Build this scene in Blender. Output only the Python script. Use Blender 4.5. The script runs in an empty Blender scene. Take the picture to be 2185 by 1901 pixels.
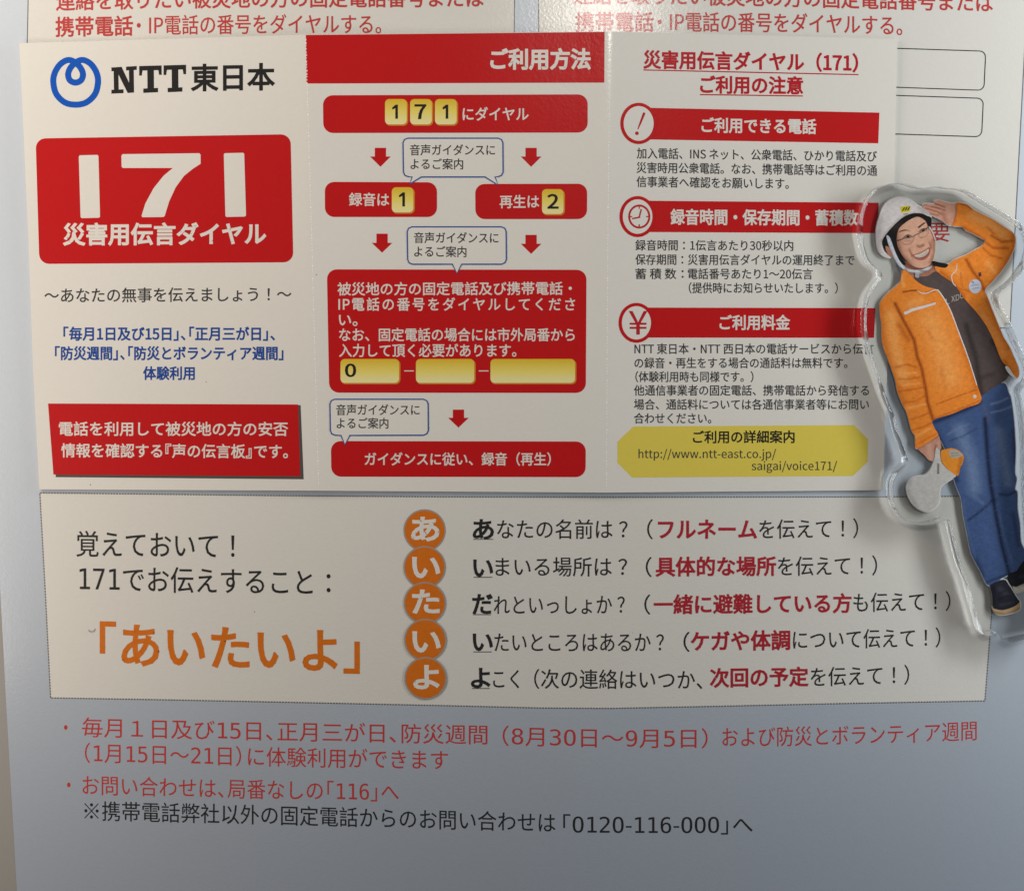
import bpy, bmesh, math, os
import numpy as np
from mathutils.geometry import tessellate_polygon

# ------------------------------------------------------------------ camera, world, lamps, exposure
sc = bpy.context.scene
COL = sc.collection
PW, PH = 2185.0, 1901.0                      # the photograph's own pixels, used as print measurements
FW = 0.21                                    # metres across the frame at the aim point
DIST = 0.30
TILT = math.radians(7.5)
FOC = DIST / FW
cd = bpy.data.cameras.new('camera')
cam = bpy.data.objects.new('camera', cd)
COL.objects.link(cam)
cam.location = (0, DIST * math.sin(TILT), DIST * math.cos(TILT))
cam.rotation_euler = (-TILT, 0, 0)
cd.sensor_fit = 'HORIZONTAL'
cd.sensor_width = 36
cd.lens = FOC * 36
cd.clip_start = 0.01
cd.clip_end = 50
sc.camera = cam

world = bpy.data.worlds.new('World')
sc.world = world
world.use_nodes = True
bg = world.node_tree.nodes['Background']
bg.inputs[0].default_value = (0.62, 0.78, 1.0, 1)
bg.inputs[1].default_value = 0.035


def area(name, loc, target, size, power, col, size_y=None):
    ld = bpy.data.lights.new(name, 'AREA')
    ld.energy = power
    ld.color = col
    ld.size = size
    if size_y:
        ld.shape = 'RECTANGLE'
        ld.size_y = size_y
    o = bpy.data.objects.new(name, ld)
    COL.objects.link(o)
    o.location = loc
    from mathutils import Vector
    o.rotation_euler = (Vector(target) - Vector(loc)).to_track_quat('-Z', 'Y').to_euler()
    return o


area('ceiling_lamp', (0.041, 0.141, 0.36), (0.02, 0.12, 0.0), 0.030, 0.20, (1.0, 0.95, 0.88), 0.020)
area('room_light', (-0.20, 0.20, 0.12), (0.0, 0.03, 0.0), 0.12, 0.53, (1.0, 0.90, 0.80), 0.08)
area('room_light', (-0.22, -0.03, 0.08), (0.0, 0.03, 0.0), 0.12, 0.18, (1.0, 0.90, 0.80), 0.06)
area('window_light', (0.26, 0.12, 0.10), (0.05, 0.03, 0.0), 0.14, 0.46, (0.95, 0.985, 1.0), 0.05)
area('window_light', (0.26, -0.03, 0.095), (0.05, 0.02, 0.0), 0.14, 0.16, (0.95, 0.985, 1.0), 0.05)
sc.view_settings.view_transform = 'Standard'
sc.view_settings.look = 'None'
sc.view_settings.exposure = 0.0
sc.view_settings.gamma = 1.0
sc.view_settings.use_curve_mapping = False
sc.cycles.max_bounces = 16
sc.cycles.transmission_bounces = 12
sc.cycles.glossy_bounces = 6
sc.cycles.caustics_refractive = False
sc.cycles.caustics_reflective = False
sc.cycles.blur_glossy = 0.3
sc.cycles.sample_clamp_indirect = 6.0
sc.cycles.use_denoising = True

# ------------------------------------------------------------------ surfaces and print mapping
CPOS = np.array([0, DIST * math.sin(TILT), DIST * math.cos(TILT)])
FWD = np.array([0, -math.sin(TILT), -math.cos(TILT)])
RGT = np.array([1.0, 0, 0])
UPV = np.array([0, math.cos(TILT), -math.sin(TILT)])
BULGE, XC, XR = 0.0115, 0.014, 0.128


def sheet_z(x, y):
    return BULGE * np.clip(1 - ((x - XC) / XR) ** 2, 0, None) + 0.0004


def rays(p):
    u = (p[:, 0] - PW / 2) / PW / FOC
    v = (PH / 2 - p[:, 1]) / PW / FOC
    return FWD[None] + u[:, None] * RGT[None] + v[:, None] * UPV[None]


def fold_x(y, k):
    if k == 0:
        return np.interp(y, [75, 500, 1045], [652, 665, 680])
    return np.interp(y, [68, 500, 1050], [1302, 1297, 1294])


def leaflet_lift(p):
    x, y = p[:, 0], p[:, 1]
    amp = np.interp(y, [60, 350, 1050], [0.0011, 0.0008, 0.0004])
    l = np.full(len(p), 0.00045)
    for k in (0, 1):
        d = np.sqrt((x - fold_x(y, k)) ** 2 + 7.0 ** 2)
        l = l + amp * np.exp(-d / 130.0)
    l = l + 0.0004 * np.exp(-np.clip(x - 60, 0, None) / 120.0) * np.interp(y, [90, 600, 1050], [1, .4, .1])
    return l


def on_sheet(p, h):
    d = rays(p)
    z = np.zeros(len(p)) + h
    for _ in range(12):
        t = (z - CPOS[2]) / d[:, 2]
        q = CPOS[None] + t[:, None] * d
        z = sheet_z(q[:, 0], q[:, 1]) + h
    return q


def on_leaflet(p, h):
    return on_sheet(p, h + leaflet_lift(p))


MAPS = {'sheet': on_sheet, 'leaflet': on_leaflet}


# ------------------------------------------------------------------ materials
def lin(c):
    c = np.array(c, float) / 255.0
    return tuple(np.where(c <= 0.04045, c / 12.92, ((c + 0.055) / 1.055) ** 2.4))


def print_mat(name, rgb, rough=0.42, spec=0.5, coat=0.0, coat_rough=0.2, bump=0.0, bscale=1500.0, mottle=0.015, attr=False, linear=False, fade=None):
    m = bpy.data.materials.new(name)
    m.use_nodes = True
    nt = m.node_tree
    N, L = nt.nodes, nt.links
    b = N['Principled BSDF']
    c = rgb if linear else lin(rgb)
    b.inputs['Roughness'].default_value = rough
    b.inputs['Specular IOR Level'].default_value = spec
    b.inputs['Coat Weight'].default_value = coat
    b.inputs['Coat Roughness'].default_value = coat_rough
    tc = N.new('ShaderNodeTexCoord')
    n1 = N.new('ShaderNodeTexNoise')
    n1.inputs['Scale'].default_value = 900.0
    n1.inputs['Detail'].default_value = 4.0
    L.new(tc.outputs['Object'], n1.inputs['Vector'])
    mr = N.new('ShaderNodeMapRange')
    mr.inputs['To Min'].default_value = 1 - mottle * 2
    mr.inputs['To Max'].default_value = 1 + mottle * 2
    L.new(n1.outputs['Fac'], mr.inputs['Value'])
    mx = N.new('ShaderNodeMix')
    mx.data_type = 'RGBA'
    mx.blend_type = 'MULTIPLY'
    mx.inputs['Factor'].default_value = 1.0
    if attr:
        at = N.new('ShaderNodeVertexColor')
        at.layer_name = 'ink'
        L.new(at.outputs['Color'], mx.inputs['A'])
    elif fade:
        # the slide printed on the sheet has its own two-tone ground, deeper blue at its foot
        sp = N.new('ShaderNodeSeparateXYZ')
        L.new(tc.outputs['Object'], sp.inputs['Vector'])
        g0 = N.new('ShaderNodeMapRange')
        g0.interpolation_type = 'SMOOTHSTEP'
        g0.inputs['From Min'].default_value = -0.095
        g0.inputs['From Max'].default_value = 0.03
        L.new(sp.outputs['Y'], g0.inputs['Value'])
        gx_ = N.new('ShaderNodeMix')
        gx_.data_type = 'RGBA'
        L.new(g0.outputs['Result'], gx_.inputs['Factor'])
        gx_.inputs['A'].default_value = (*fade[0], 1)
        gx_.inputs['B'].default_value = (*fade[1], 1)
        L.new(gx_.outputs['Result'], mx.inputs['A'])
    else:
        mx.inputs['A'].default_value = (c[0], c[1], c[2], 1)
    L.new(mr.outputs['Result'], mx.inputs['B'])
    L.new(mx.outputs['Result'], b.inputs['Base Color'])
    if bump > 0:
        n2 = N.new('ShaderNodeTexNoise')
        n2.inputs['Scale'].default_value = bscale
        n2.inputs['Detail'].default_value = 3.0
        L.new(tc.outputs['Object'], n2.inputs['Vector'])
        bp = N.new('ShaderNodeBump')
        bp.inputs['Strength'].default_value = bump
        bp.inputs['Distance'].default_value = 0.0001
        L.new(n2.outputs['Fac'], bp.inputs['Height'])
        L.new(bp.outputs['Normal'], b.inputs['Normal'])
        L.new(bp.outputs['Normal'], b.inputs['Coat Normal'])
    return m


CARD = dict(rough=0.6, spec=0.12, coat=1.0, coat_rough=0.16, bump=0.16, bscale=1700.0)
SHEET = dict(rough=0.6, spec=0.12, coat=1.0, coat_rough=0.21, bump=0.22, bscale=2000.0)
M = {
    'table': print_mat('table_laminate', (0.36, 0.345, 0.32), rough=0.5, linear=True, bump=0.1, bscale=300),
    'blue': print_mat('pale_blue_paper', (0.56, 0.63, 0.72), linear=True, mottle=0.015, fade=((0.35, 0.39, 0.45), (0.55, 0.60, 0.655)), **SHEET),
    'cream': print_mat('cream_box_print', (0.675, 0.655, 0.605), linear=True, mottle=0.012, **SHEET),
    's_red': print_mat('sheet_red_ink', (0.50, 0.045, 0.04), linear=True, **SHEET),
    's_red_bold': print_mat('sheet_deep_red_ink', (0.40, 0.018, 0.030), linear=True, **SHEET),
    's_black': print_mat('sheet_black_ink', (0.022, 0.022, 0.022), linear=True, **SHEET),
    's_grey': print_mat('sheet_grey_ink', (0.13, 0.13, 0.135), linear=True, **SHEET),
    's_orange': print_mat('sheet_orange_ink', (0.63, 0.155, 0.008), linear=True, mottle=0.06, **SHEET),
    's_ring': print_mat('sheet_ring_grey', (0.33, 0.30, 0.27), linear=True, **SHEET),
    'card': print_mat('coated_card', (0.715, 0.69, 0.635), linear=True, mottle=0.012, **CARD),
    'red': print_mat('card_red_ink', (0.50, 0.005, 0.006), linear=True, mottle=0.02, **CARD),
    'redtext': print_mat('card_red_lettering', (0.46, 0.012, 0.020), linear=True, **CARD),
    'black': print_mat('card_black_ink', (0.016, 0.015, 0.014), linear=True, **CARD),
    'ink': print_mat('card_grey_ink', (0.045, 0.045, 0.047), linear=True, **CARD),
    'blueink': print_mat('card_blue_ink', (0.014, 0.065, 0.30), linear=True, **CARD),
    'logo': print_mat('card_bright_blue_ink', (0.002, 0.085, 0.46), linear=True, **CARD),
    'line': print_mat('card_blue_outline', (0.035, 0.09, 0.32), linear=True, **CARD),
    'yellow': print_mat('card_yellow_ink', (0.70, 0.57, 0.085), linear=True, **CARD),
    'amber': print_mat('card_amber_ink', (0.62, 0.22, 0.012), linear=True, **CARD),
    'shade': print_mat('card_grey_block', (0.085, 0.075, 0.065), linear=True, **CARD),
    'perf': print_mat('torn_card_fibre', (0.86, 0.85, 0.82), rough=0.6, linear=True),
    'grad': print_mat('card_gradient_ink', (1, 1, 1), attr=True, mottle=0.01, **CARD),
    'photo': print_mat('acrylic_photo_print', (1, 1, 1), attr=True, mottle=0.03, rough=0.6, spec=0.1),
}
# acrylic: cut walls refract; the two polished faces pass light straight and mirror by Fresnel
gm = bpy.data.materials.new('acrylic_cut_edge')
gm.use_nodes = True
gb = gm.node_tree.nodes['Principled BSDF']
gb.inputs['Base Color'].default_value = (0.985, 0.99, 0.99, 1)
gb.inputs['Roughness'].default_value = 0.02
gb.inputs['IOR'].default_value = 1.49
gb.inputs['Transmission Weight'].default_value = 1.0
te = gm.node_tree.nodes.new('ShaderNodeBsdfTransparent')
me_ = gm.node_tree.nodes.new('ShaderNodeMixShader')
me_.inputs['Fac'].default_value = 0.80
gm.node_tree.links.new(te.outputs[0], me_.inputs[1])
gm.node_tree.links.new(gb.outputs[0], me_.inputs[2])
gm.node_tree.links.new(me_.outputs[0], gm.node_tree.nodes['Material Output'].inputs['Surface'])
M['acrylic_edge'] = gm
gm = bpy.data.materials.new('acrylic_face')
gm.use_nodes = True
N, L = gm.node_tree.nodes, gm.node_tree.links
N.remove(N['Principled BSDF'])
tr = N.new('ShaderNodeBsdfTransparent')
tr.inputs['Color'].default_value = (0.985, 0.99, 0.99, 1)
gl = N.new('ShaderNodeBsdfGlossy')
gl.inputs['Roughness'].default_value = 0.03
gl.inputs['Color'].default_value = (1, 1, 1, 1)
ge = N.new('ShaderNodeNewGeometry')
ir = N.new('ShaderNodeMapRange')
ir.inputs['To Min'].default_value = 1.49
ir.inputs['To Max'].default_value = 1 / 1.49
L.new(ge.outputs['Backfacing'], ir.inputs['Value'])
fr = N.new('ShaderNodeFresnel')
L.new(ir.outputs['Result'], fr.inputs['IOR'])
mxs = N.new('ShaderNodeMixShader')
L.new(fr.outputs['Fac'], mxs.inputs['Fac'])
L.new(tr.outputs[0], mxs.inputs[1])
L.new(gl.outputs[0], mxs.inputs[2])
L.new(mxs.outputs[0], N['Material Output'].inputs['Surface'])
M['acrylic'] = gm

# ------------------------------------------------------------------ fonts (the ones that ship inside Blender)
FD = os.path.join(bpy.utils.system_resource('DATAFILES'), 'fonts')


def bundled(fn):
    try:
        return bpy.data.fonts.load(os.path.join(FD, fn))
    except Exception:
        return None


F_CJK = bundled('Noto Sans CJK Regular.woff2')
F_NUM = bundled('DejaVuSansMono.woff2')
F_LAT = bundled('Inter.woff2')
_tcache = {}
_glyphs = {}
TIGHT_OPEN, TIGHT_CLOSE = '「『（', '」』）、。・'


def raw_text(s, font):
    c = bpy.data.curves.new('lettering', 'FONT')
    c.body = s
    if font:
        c.font = font
    c.size = 1.0
    c.resolution_u = 3
    o = bpy.data.objects.new('lettering', c)
    m = bpy.data.meshes.new_from_object(o)
    v = np.array([x.co[:2] for x in m.vertices]).reshape(-1, 2)
    fs = [tuple(p.vertices) for p in m.polygons]
    bpy.data.objects.remove(o)
    bpy.data.meshes.remove(m)
    bpy.data.curves.remove(c)
    return v, fs


def height(s, font):
    v, _ = raw_text(s, font)
    return v[:, 1].max() - v[:, 1].min()


K_CJK = 0.875 / height('国', F_CJK)
K_NUM = 0.735 / height('1', F_NUM)
K_LAT = 0.735 / height('H', F_LAT)


def glyph(ch, kind):
    """one character with an em of 1: outline mesh, open edges, advance"""
    if (ch, kind) in _glyphs:
        return _glyphs[(ch, kind)]
    font, k = {'cjk': (F_CJK, K_CJK), 'num': (F_NUM, K_NUM), 'lat': (F_LAT, K_LAT)}[kind]
    v, fs = raw_text(ch, font)
    if kind == 'cjk' and ord(ch) > 0x2000:
        adv = 1.0
    else:
        a = raw_text('H' + ch + 'H', font)[0][:, 0].max() - raw_text('HH', font)[0][:, 0].max()
        adv = a * k
    v = v * k
    cnt = {}
    for p in fs:
        for i in range(len(p)):
            e = (p[i], p[(i + 1) % len(p)])
            q = (min(e), max(e))
            cnt[q] = cnt.get(q, 0) + 1
    be = [e for e, n in cnt.items() if n == 1]
    _glyphs[(ch, kind)] = (v, fs, be, adv)
    return _glyphs[(ch, kind)]


def text_mesh(s, num=False, latin=False, space=1.0, tight=False):
    key = (s, num, latin, space, tight)
    if key in _tcache:
        return _tcache[key]
    V, Fs, Be, x, n = [], [], [], 0.0, 0
    for ch in s:
        kind = 'lat' if latin else 'cjk'
        if num and ch in '0123456789':
            kind = 'num'
            ch = 'O' if ch == '0' else ch
        v, fs, be, adv = glyph(ch, kind)
        off = 0.0
        if kind == 'cjk' and ch in '！？：':
            off = 0.5 - (v[:, 0].min() + v[:, 0].max()) / 2
            if ch == '：':
                v = v + np.array([0, 0.357 - (v[:, 1].min() + v[:, 1].max()) / 2])
        if tight and ch in TIGHT_OPEN:
            off, adv = -0.5, 0.52
        elif tight and ch in TIGHT_CLOSE and ch != '・':
            adv = 0.52
        if len(v):
            V.append(v + np.array([x + off, 0]))
            Fs += [tuple(i + n for i in f) for f in fs]
            Be += [(a + n, b + n) for a, b in be]
            n += len(v)
        x += adv * space
    _tcache[key] = (np.concatenate(V), Fs, Be)
    return _tcache[key]


# frames: origin in photo pixels and magnification of the close-ups the print was measured in
FR = {'A': (0, 0, 2), 'B': (600, 0, 2), 'C': (1155, 0, 2), 'D': (0, 500, 2), 'E': (600, 500, 2), 'F': (1155, 500, 2),
      'G': (0, 1005, 2), 'H': (600, 1005, 2), 'I': (1155, 1005, 2), 'N': (0, 0, 2.937), 'P': (1785, 360, 4.48), 'S': (0, 0, 1)}
LAY = 0.00001


def cut_to_curve(p, fs, h, step=14.0):
    """splits wide ink shapes along the paper's curl so that they follow it"""
    bm = bmesh.new()
    bv = [bm.verts.new((x, y, z)) for (x, y), z in zip(p, h)]
    for f in fs:
        try:
            bm.faces.new([bv[i] for i in f])
        except ValueError:
            pass
    lo, hi = p[:, 0].min(), p[:, 0].max()
    k = math.floor(lo / step) + 1
    while k * step < hi:
        bmesh.ops.bisect_plane(bm, geom=bm.verts[:] + bm.edges[:] + bm.faces[:], plane_co=(k * step, 0, 0), plane_no=(1, 0, 0), dist=1e-5)
        k += 1
    bm.verts.index_update()
    q = np.array([v.co[:] for v in bm.verts])
    out = [tuple(v.index for v in f.verts) for f in bm.faces]
    bm.free()
    return q[:, :2], out, q[:, 2]


def catmull(pts, n=6, closed=True):
    p = np.array(pts, float)
    out = []
    k = len(p)
    for i in range(k if closed else k - 1):
        if closed:
            a, b, c, d = p[(i - 1) % k], p[i], p[(i + 1) % k], p[(i + 2) % k]
        else:
            a, b, c, d = p[max(i - 1, 0)], p[i], p[i + 1], p[min(i + 2, k - 1)]
        for j in range(n):
            t = j / n
            out.append(0.5 * ((2 * b) + (-a + c) * t + (2 * a - 5 * b + 4 * c - d) * t * t + (-a + 3 * b - 3 * c + d) * t ** 3))
    if not closed:
        out.append(p[-1])
    return np.array(out)


def rrect(tl, tr, br, bl, r, n=6):
    q = [np.array(x, float) for x in (tl, tr, br, bl)]
    out = []
    for i in range(4):
        p, a, b = q[i], q[i - 1], q[(i + 1) % 4]
        da, db = (a - p) / np.linalg.norm(a - p), (b - p) / np.linalg.norm(b - p)
        s, e = p + da * r, p + db * r
        for j in range(n + 1):
            t = j / n
            w = 0.55
            c1, c2 = s - da * r * w, e - db * r * w
            out.append((1 - t) ** 3 * s + 3 * (1 - t) ** 2 * t * c1 + 3 * (1 - t) * t * t * c2 + t ** 3 * e)
    return np.array(out)


class Print:
    """ink shapes measured in photo pixels, laid on one paper surface; build() links them as one mesh"""

    def __init__(self, surf, frame, layer=1):
        self.surf, self.layer = surf, layer
        self.fr = FR[frame]
        self.P, self.Hh, self.Fc, self.Mi, self.mats, self.Ck = [], [], [], [], [], []
        self.n = 0

    def frame(self, f):
        self.fr = FR[f]
        return self

    def px(self, pts, fr=None):
        f = FR[fr] if fr else self.fr
        return np.array(pts, float).reshape(-1, 2) / f[2] + np.array([f[0], f[1]])

    def slot(self, m):
        if m not in self.mats:
            self.mats.append(m)
        return self.mats.index(m)

    def add(self, p, faces, mat, h, cols=None):
        self.P.append(p)
        self.Hh.append(np.zeros(len(p)) + h)
        self.Fc += [tuple(i + self.n for i in f) for f in faces]
        k = self.slot(mat)
        self.Mi += [k] * len(faces)
        self.Ck.append(np.ones((len(p), 3)) if cols is None else cols)
        self.n += len(p)

    def poly(self, pts, mat, lay=0, step=30.0, col=None, raw=False, hx=0.0):
        p = np.array(pts, float) if raw else self.px(pts)
        bm = bmesh.new()
        try:
            bv = [bm.verts.new((x, y, 0)) for x, y in p]
            for tri in tessellate_polygon([[(x, y, 0) for x, y in p]]):
                try:
                    bm.faces.new([bv[i] for i in tri])
                except ValueError:
                    pass
            lo, hi = p.min(0), p.max(0)
            for ax in (0, 1):
                if ax == 1 and step > 25:
                    stp = step * 3
                else:
                    stp = step
                k = math.floor(lo[ax] / stp) + 1
                while k * stp < hi[ax]:
                    co, no = [0, 0, 0], [0, 0, 0]
                    co[ax], no[ax] = k * stp, 1
                    bmesh.ops.bisect_plane(bm, geom=bm.verts[:] + bm.edges[:] + bm.faces[:], plane_co=co, plane_no=no, dist=1e-4)
                    k += 1
            bm.verts.index_update()
            v = np.array([x.co[:2] for x in bm.verts])
            fs = [tuple(x.index for x in f.verts) for f in bm.faces]
        finally:
            bm.free()
        self.add(v, fs, mat, (self.layer + lay) * LAY + hx, None if col is None else col(v))
        return self

    def stroke(self, pts, w, mat, lay=0, closed=False, rise=0.0, col=None):
        p = self.px(pts)
        w = np.zeros(len(p)) + np.array(w, float) / self.fr[2] / 2
        pp, ww = [], []
        k = len(p)
        for i in range(k if closed else k - 1):
            j = (i + 1) % k
            m = max(1, int(np.linalg.norm(p[j] - p[i]) / 25))
            for q in range(m):
                pp.append(p[i] + (p[j] - p[i]) * q / m)
                ww.append(w[i] + (w[j] - w[i]) * q / m)
        if not closed:
            pp.append(p[-1])
            ww.append(w[-1])
        p, w = np.array(pp), np.array(ww)
        d = np.zeros_like(p)
        k = len(p)
        for i in range(k):
            a = p[i - 1] if (i > 0 or closed) else p[i]
            b = p[(i + 1) % k] if (i < k - 1 or closed) else p[i]
            d[i] = (b - a) / (np.linalg.norm(b - a) + 1e-9)
        nrm = np.stack([-d[:, 1], d[:, 0]], 1)
        v = np.concatenate([p + nrm * w[:, None], p - nrm * w[:, None]])
        fs = []
        for i in range(k if closed else k - 1):
            j = (i + 1) % k
            fs.append((i, j, k + j, k + i))
        hh = (self.layer + lay) * LAY + np.concatenate([np.linspace(0, rise, k)] * 2)
        self.add(v, fs, mat, hh, None if col is None else np.tile(np.array(lin(col)), (2 * k, 1)))
        return self

    def line(self, a, b, w, mat, lay=0):
        n = max(2, int(np.hypot(b[0] - a[0], b[1] - a[1]) / 60) + 2)
        t = np.linspace(0, 1, n)[:, None]
        return self.stroke(np.array(a) * (1 - t) + np.array(b) * t, w, mat, lay)

    def text(self, s, xl, xr, ycl, ycr=None, em=50, mat='ink', bold=0.0, mid=None, num=False, latin=False, space=1.0, lay=0, fit=None, col=None, tight=False):
        v, fs, be = text_mesh(s, num, latin, space, tight)
        ycr = ycl if ycr is None else ycr
        mid = (ycl + ycr) / 2 if mid is None else mid
        x0, x1 = v[:, 0].min(), v[:, 0].max()
        sx = (xr - xl) / (x1 - x0)
        w = bold

        def place(q):
            t = (q[:, 0] - x0) / (x1 - x0)
            X = xl + t * (xr - xl)
            tt = np.clip(t, 0, 1)
            yc = ycl * (1 - tt) * (1 - 2 * tt) + mid * 4 * tt * (1 - tt) + ycr * tt * (2 * tt - 1)
            if fit:
                y0, y1 = v[:, 1].min(), v[:, 1].max()
                Y = fit[1] + (q[:, 1] - y0) / (y1 - y0) * (fit[0] - fit[1]) + (yc - ycl)
            else:
                Y = yc - (q[:, 1] - 0.357) * em
            return self.px(np.stack([X, Y], 1))
        cc = None if col is None else (lambda n: np.tile(np.array(lin(col)), (n, 1)))
        h0 = (self.layer + lay) * LAY
        big = em / self.fr[2] > 38 and self.surf != 'plate'
        pv, pf, ph = place(v), fs, np.zeros(len(v)) + h0
        if big:
            pv, pf, ph = cut_to_curve(pv, pf, ph * 1e3)
            ph = ph / 1e3
        self.add(pv, pf, mat, ph, cc and cc(len(pv)))
        if w > 0:
            rat = sx / em if not fit else 1.0
            a = v[[e[0] for e in be]]
            b = v[[e[1] for e in be]]
            asp = np.array([rat, 1.0])
            A_, B_ = a * asp, b * asp
            d = B_ - A_
            d = d / (np.linalg.norm(d, axis=1, keepdims=True) + 1e-9)
            nr = np.stack([-d[:, 1], d[:, 0]], 1)
            qs = np.stack([A_ - d * w * .75 - nr * w, B_ + d * w * .75 - nr * w, B_ + d * w * .75 + nr * w, A_ - d * w * .75 + nr * w], 1) / asp
            k = len(be)
            hh = h0 + np.repeat((np.arange(k) % 9 + 1) * 6e-7, 4)
            pv = place(qs.reshape(-1, 2))
            qf = [(4 * i, 4 * i + 1, 4 * i + 2, 4 * i + 3) for i in range(k)]
            if big:
                pv, qf, hh = cut_to_curve(pv, qf, hh * 1e3)
                hh = hh / 1e3
            self.add(pv, qf, mat, hh, cc and cc(len(pv)))
        return self

    def disc(self, c, rx, ry, mat, lay=0, n=40, col=None, step=30.0):
        a = np.linspace(0, 2 * math.pi, n, endpoint=False)
        return self.poly(np.stack([c[0] + rx * np.cos(a), c[1] + ry * np.sin(a)], 1), mat, lay, step=step, col=col)

    def ring(self, c, rx, ry, w, mat, lay=0, n=48):
        a = np.linspace(0, 2 * math.pi, n, endpoint=False)
        return self.stroke(np.stack([c[0] + rx * np.cos(a), c[1] + ry * np.sin(a)], 1), w, mat, lay, closed=True)

    def build(self, name, parent, label=None):
        p = np.concatenate(self.P)
        w = MAPS[self.surf](p, np.concatenate(self.Hh))
        me = bpy.data.meshes.new(name)
        me.from_pydata(w.tolist(), [], self.Fc)
        for m in self.mats:
            me.materials.append(M[m])
        me.polygons.foreach_set('material_index', self.Mi)
        if any(m in ('grad', 'photo') for m in self.mats):
            ca = me.color_attributes.new('ink', 'FLOAT_COLOR', 'POINT')
            c = np.concatenate([np.concatenate(self.Ck), np.ones((len(p), 1))], 1)
            ca.data.foreach_set('color', c.astype(np.float32).ravel())
        me.update()
        # every face looks up, towards the reader
        bm = bmesh.new()
        bm.from_mesh(me)
        flip = [f for f in bm.faces if f.normal.z < 0]
        if flip:
            bmesh.ops.reverse_faces(bm, faces=flip)
        bm.to_mesh(me)
        bm.free()
        o = bpy.data.objects.new(name, me)
        COL.objects.link(o)
        o.parent = parent
        if label:
            o['label'] = label
        return o


def thing(name, label, cat, loc=(0, 0, 0)):
    o = bpy.data.objects.new(name, None)
    COL.objects.link(o)
    o.location = loc
    o['label'] = label
    o['category'] = cat
    o.empty_display_size = 0.02
    return o


def grid_sheet(name, surf, left, right, top, bottom, nx, ny, mat, parent, skirt, h=0.0, xs=None):
    """paper between four edge functions, with a thin edge turned down to what it lies on"""
    tx = np.linspace(0, 1, nx) if xs is None else xs
    ty = np.linspace(0, 1, ny)
    nx = len(tx)
    pts = []
    for v in ty:
        for u in tx:
            a, b = np.array(left(v)), np.array(right(v))
            t_, b_ = np.array(top(u)), np.array(bottom(u))
            c = (1 - u) * a + u * b + (1 - v) * t_ + v * b_
            tl, tr, bl, br = map(np.array, (left(0), right(0), left(1), right(1)))
            c = c - ((1 - u) * (1 - v) * tl + u * (1 - v) * tr + (1 - u) * v * bl + u * v * br)
            pts.append(c)
    pts = np.array(pts)
    w = MAPS[surf](pts, np.zeros(len(pts)) + h)
    fs = [(j * nx + i, (j + 1) * nx + i, (j + 1) * nx + i + 1, j * nx + i + 1) for j in range(ny - 1) for i in range(nx - 1)]
    ring = [i for i in range(nx)] + [j * nx + nx - 1 for j in range(1, ny)] + [(ny - 1) * nx + i for i in range(nx - 2, -1, -1)] + [j * nx for j in range(ny - 2, 0, -1)]
    base = len(w)
    low = w[ring].copy()
    low[:, 2] -= skirt
    w = np.concatenate([w, low])
    k = len(ring)
    fs += [(ring[i], ring[(i + 1) % k], base + (i + 1) % k, base + i) for i in range(k)]
    me = bpy.data.meshes.new(name)
    me.from_pydata(w.tolist(), [], fs)
    me.materials.append(M[mat])
    for p in me.polygons:
        p.use_smooth = True
    me.update()
    me.set_sharp_from_angle(angle=math.radians(40))
    o = bpy.data.objects.new(name, me)
    COL.objects.link(o)
    o.parent = parent
    return o


def path(ys, pts):
    """edge function: parameter 0..1 along a polyline"""
    q = np.array(pts, float)
    t = np.array(ys, float)
    return lambda s: (np.interp(s, t, q[:, 0]), np.interp(s, t, q[:, 1]))


# ------------------------------------------------------------------ the table
me = bpy.data.meshes.new('tabletop')
bm = bmesh.new()
bmesh.ops.create_cube(bm, size=1.0)
bmesh.ops.scale(bm, vec=(0.9, 0.7, 0.03), verts=bm.verts)
bmesh.ops.translate(bm, vec=(0, 0, -0.0152), verts=bm.verts)
bmesh.ops.bevel(bm, geom=bm.edges[:], offset=0.003, segments=2, affect='EDGES')
bm.to_mesh(me)
bm.free()
me.materials.append(M['table'])
tab = bpy.data.objects.new('tabletop', me)
COL.objects.link(tab)
tab['kind'] = 'structure'
tab['label'] = 'pale beige tabletop showing at the left edge'
tab['category'] = 'tabletop'

# ------------------------------------------------------------------ the pale blue printed sheet
sheet = thing('printed_sheet', 'large pale blue printed sheet with cream boxes and red notes, underneath the folded card', 'sheet')
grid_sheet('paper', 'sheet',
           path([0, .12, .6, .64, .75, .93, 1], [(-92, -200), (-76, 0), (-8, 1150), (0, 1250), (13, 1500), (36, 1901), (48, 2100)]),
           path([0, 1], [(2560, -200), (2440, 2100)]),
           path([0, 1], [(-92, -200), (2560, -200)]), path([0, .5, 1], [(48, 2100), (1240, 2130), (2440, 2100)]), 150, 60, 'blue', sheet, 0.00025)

# left cream box at the top
b = Print('sheet', 'S', 1)
b.poly([(61.5, -70), (1099, -70), (1096, 150), (57, 150)], 'cream')
b.stroke([(61.5, -70), (57, 150)], 2.0, 's_grey', 1)
b.stroke([(1099, -70), (1096, 150)], 1.6, 's_grey', 1)
box = b.build('printed_box', sheet)
t = Print('sheet', 'A', 3)
t.text('連絡を取りたい被災地の方の固定電話番号または', 240, 2062, 8, -6, 90, 's_red', .014, mid=-5)
t.text('携帯電話', 238, 566, 119, 113, 91, 's_red', .018)
t.text('・IP電話の番号をダイヤルする。', 584, 1626, 112, 107, 90, 's_red', .006, mid=107)
t.build('lettering', box)

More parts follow.
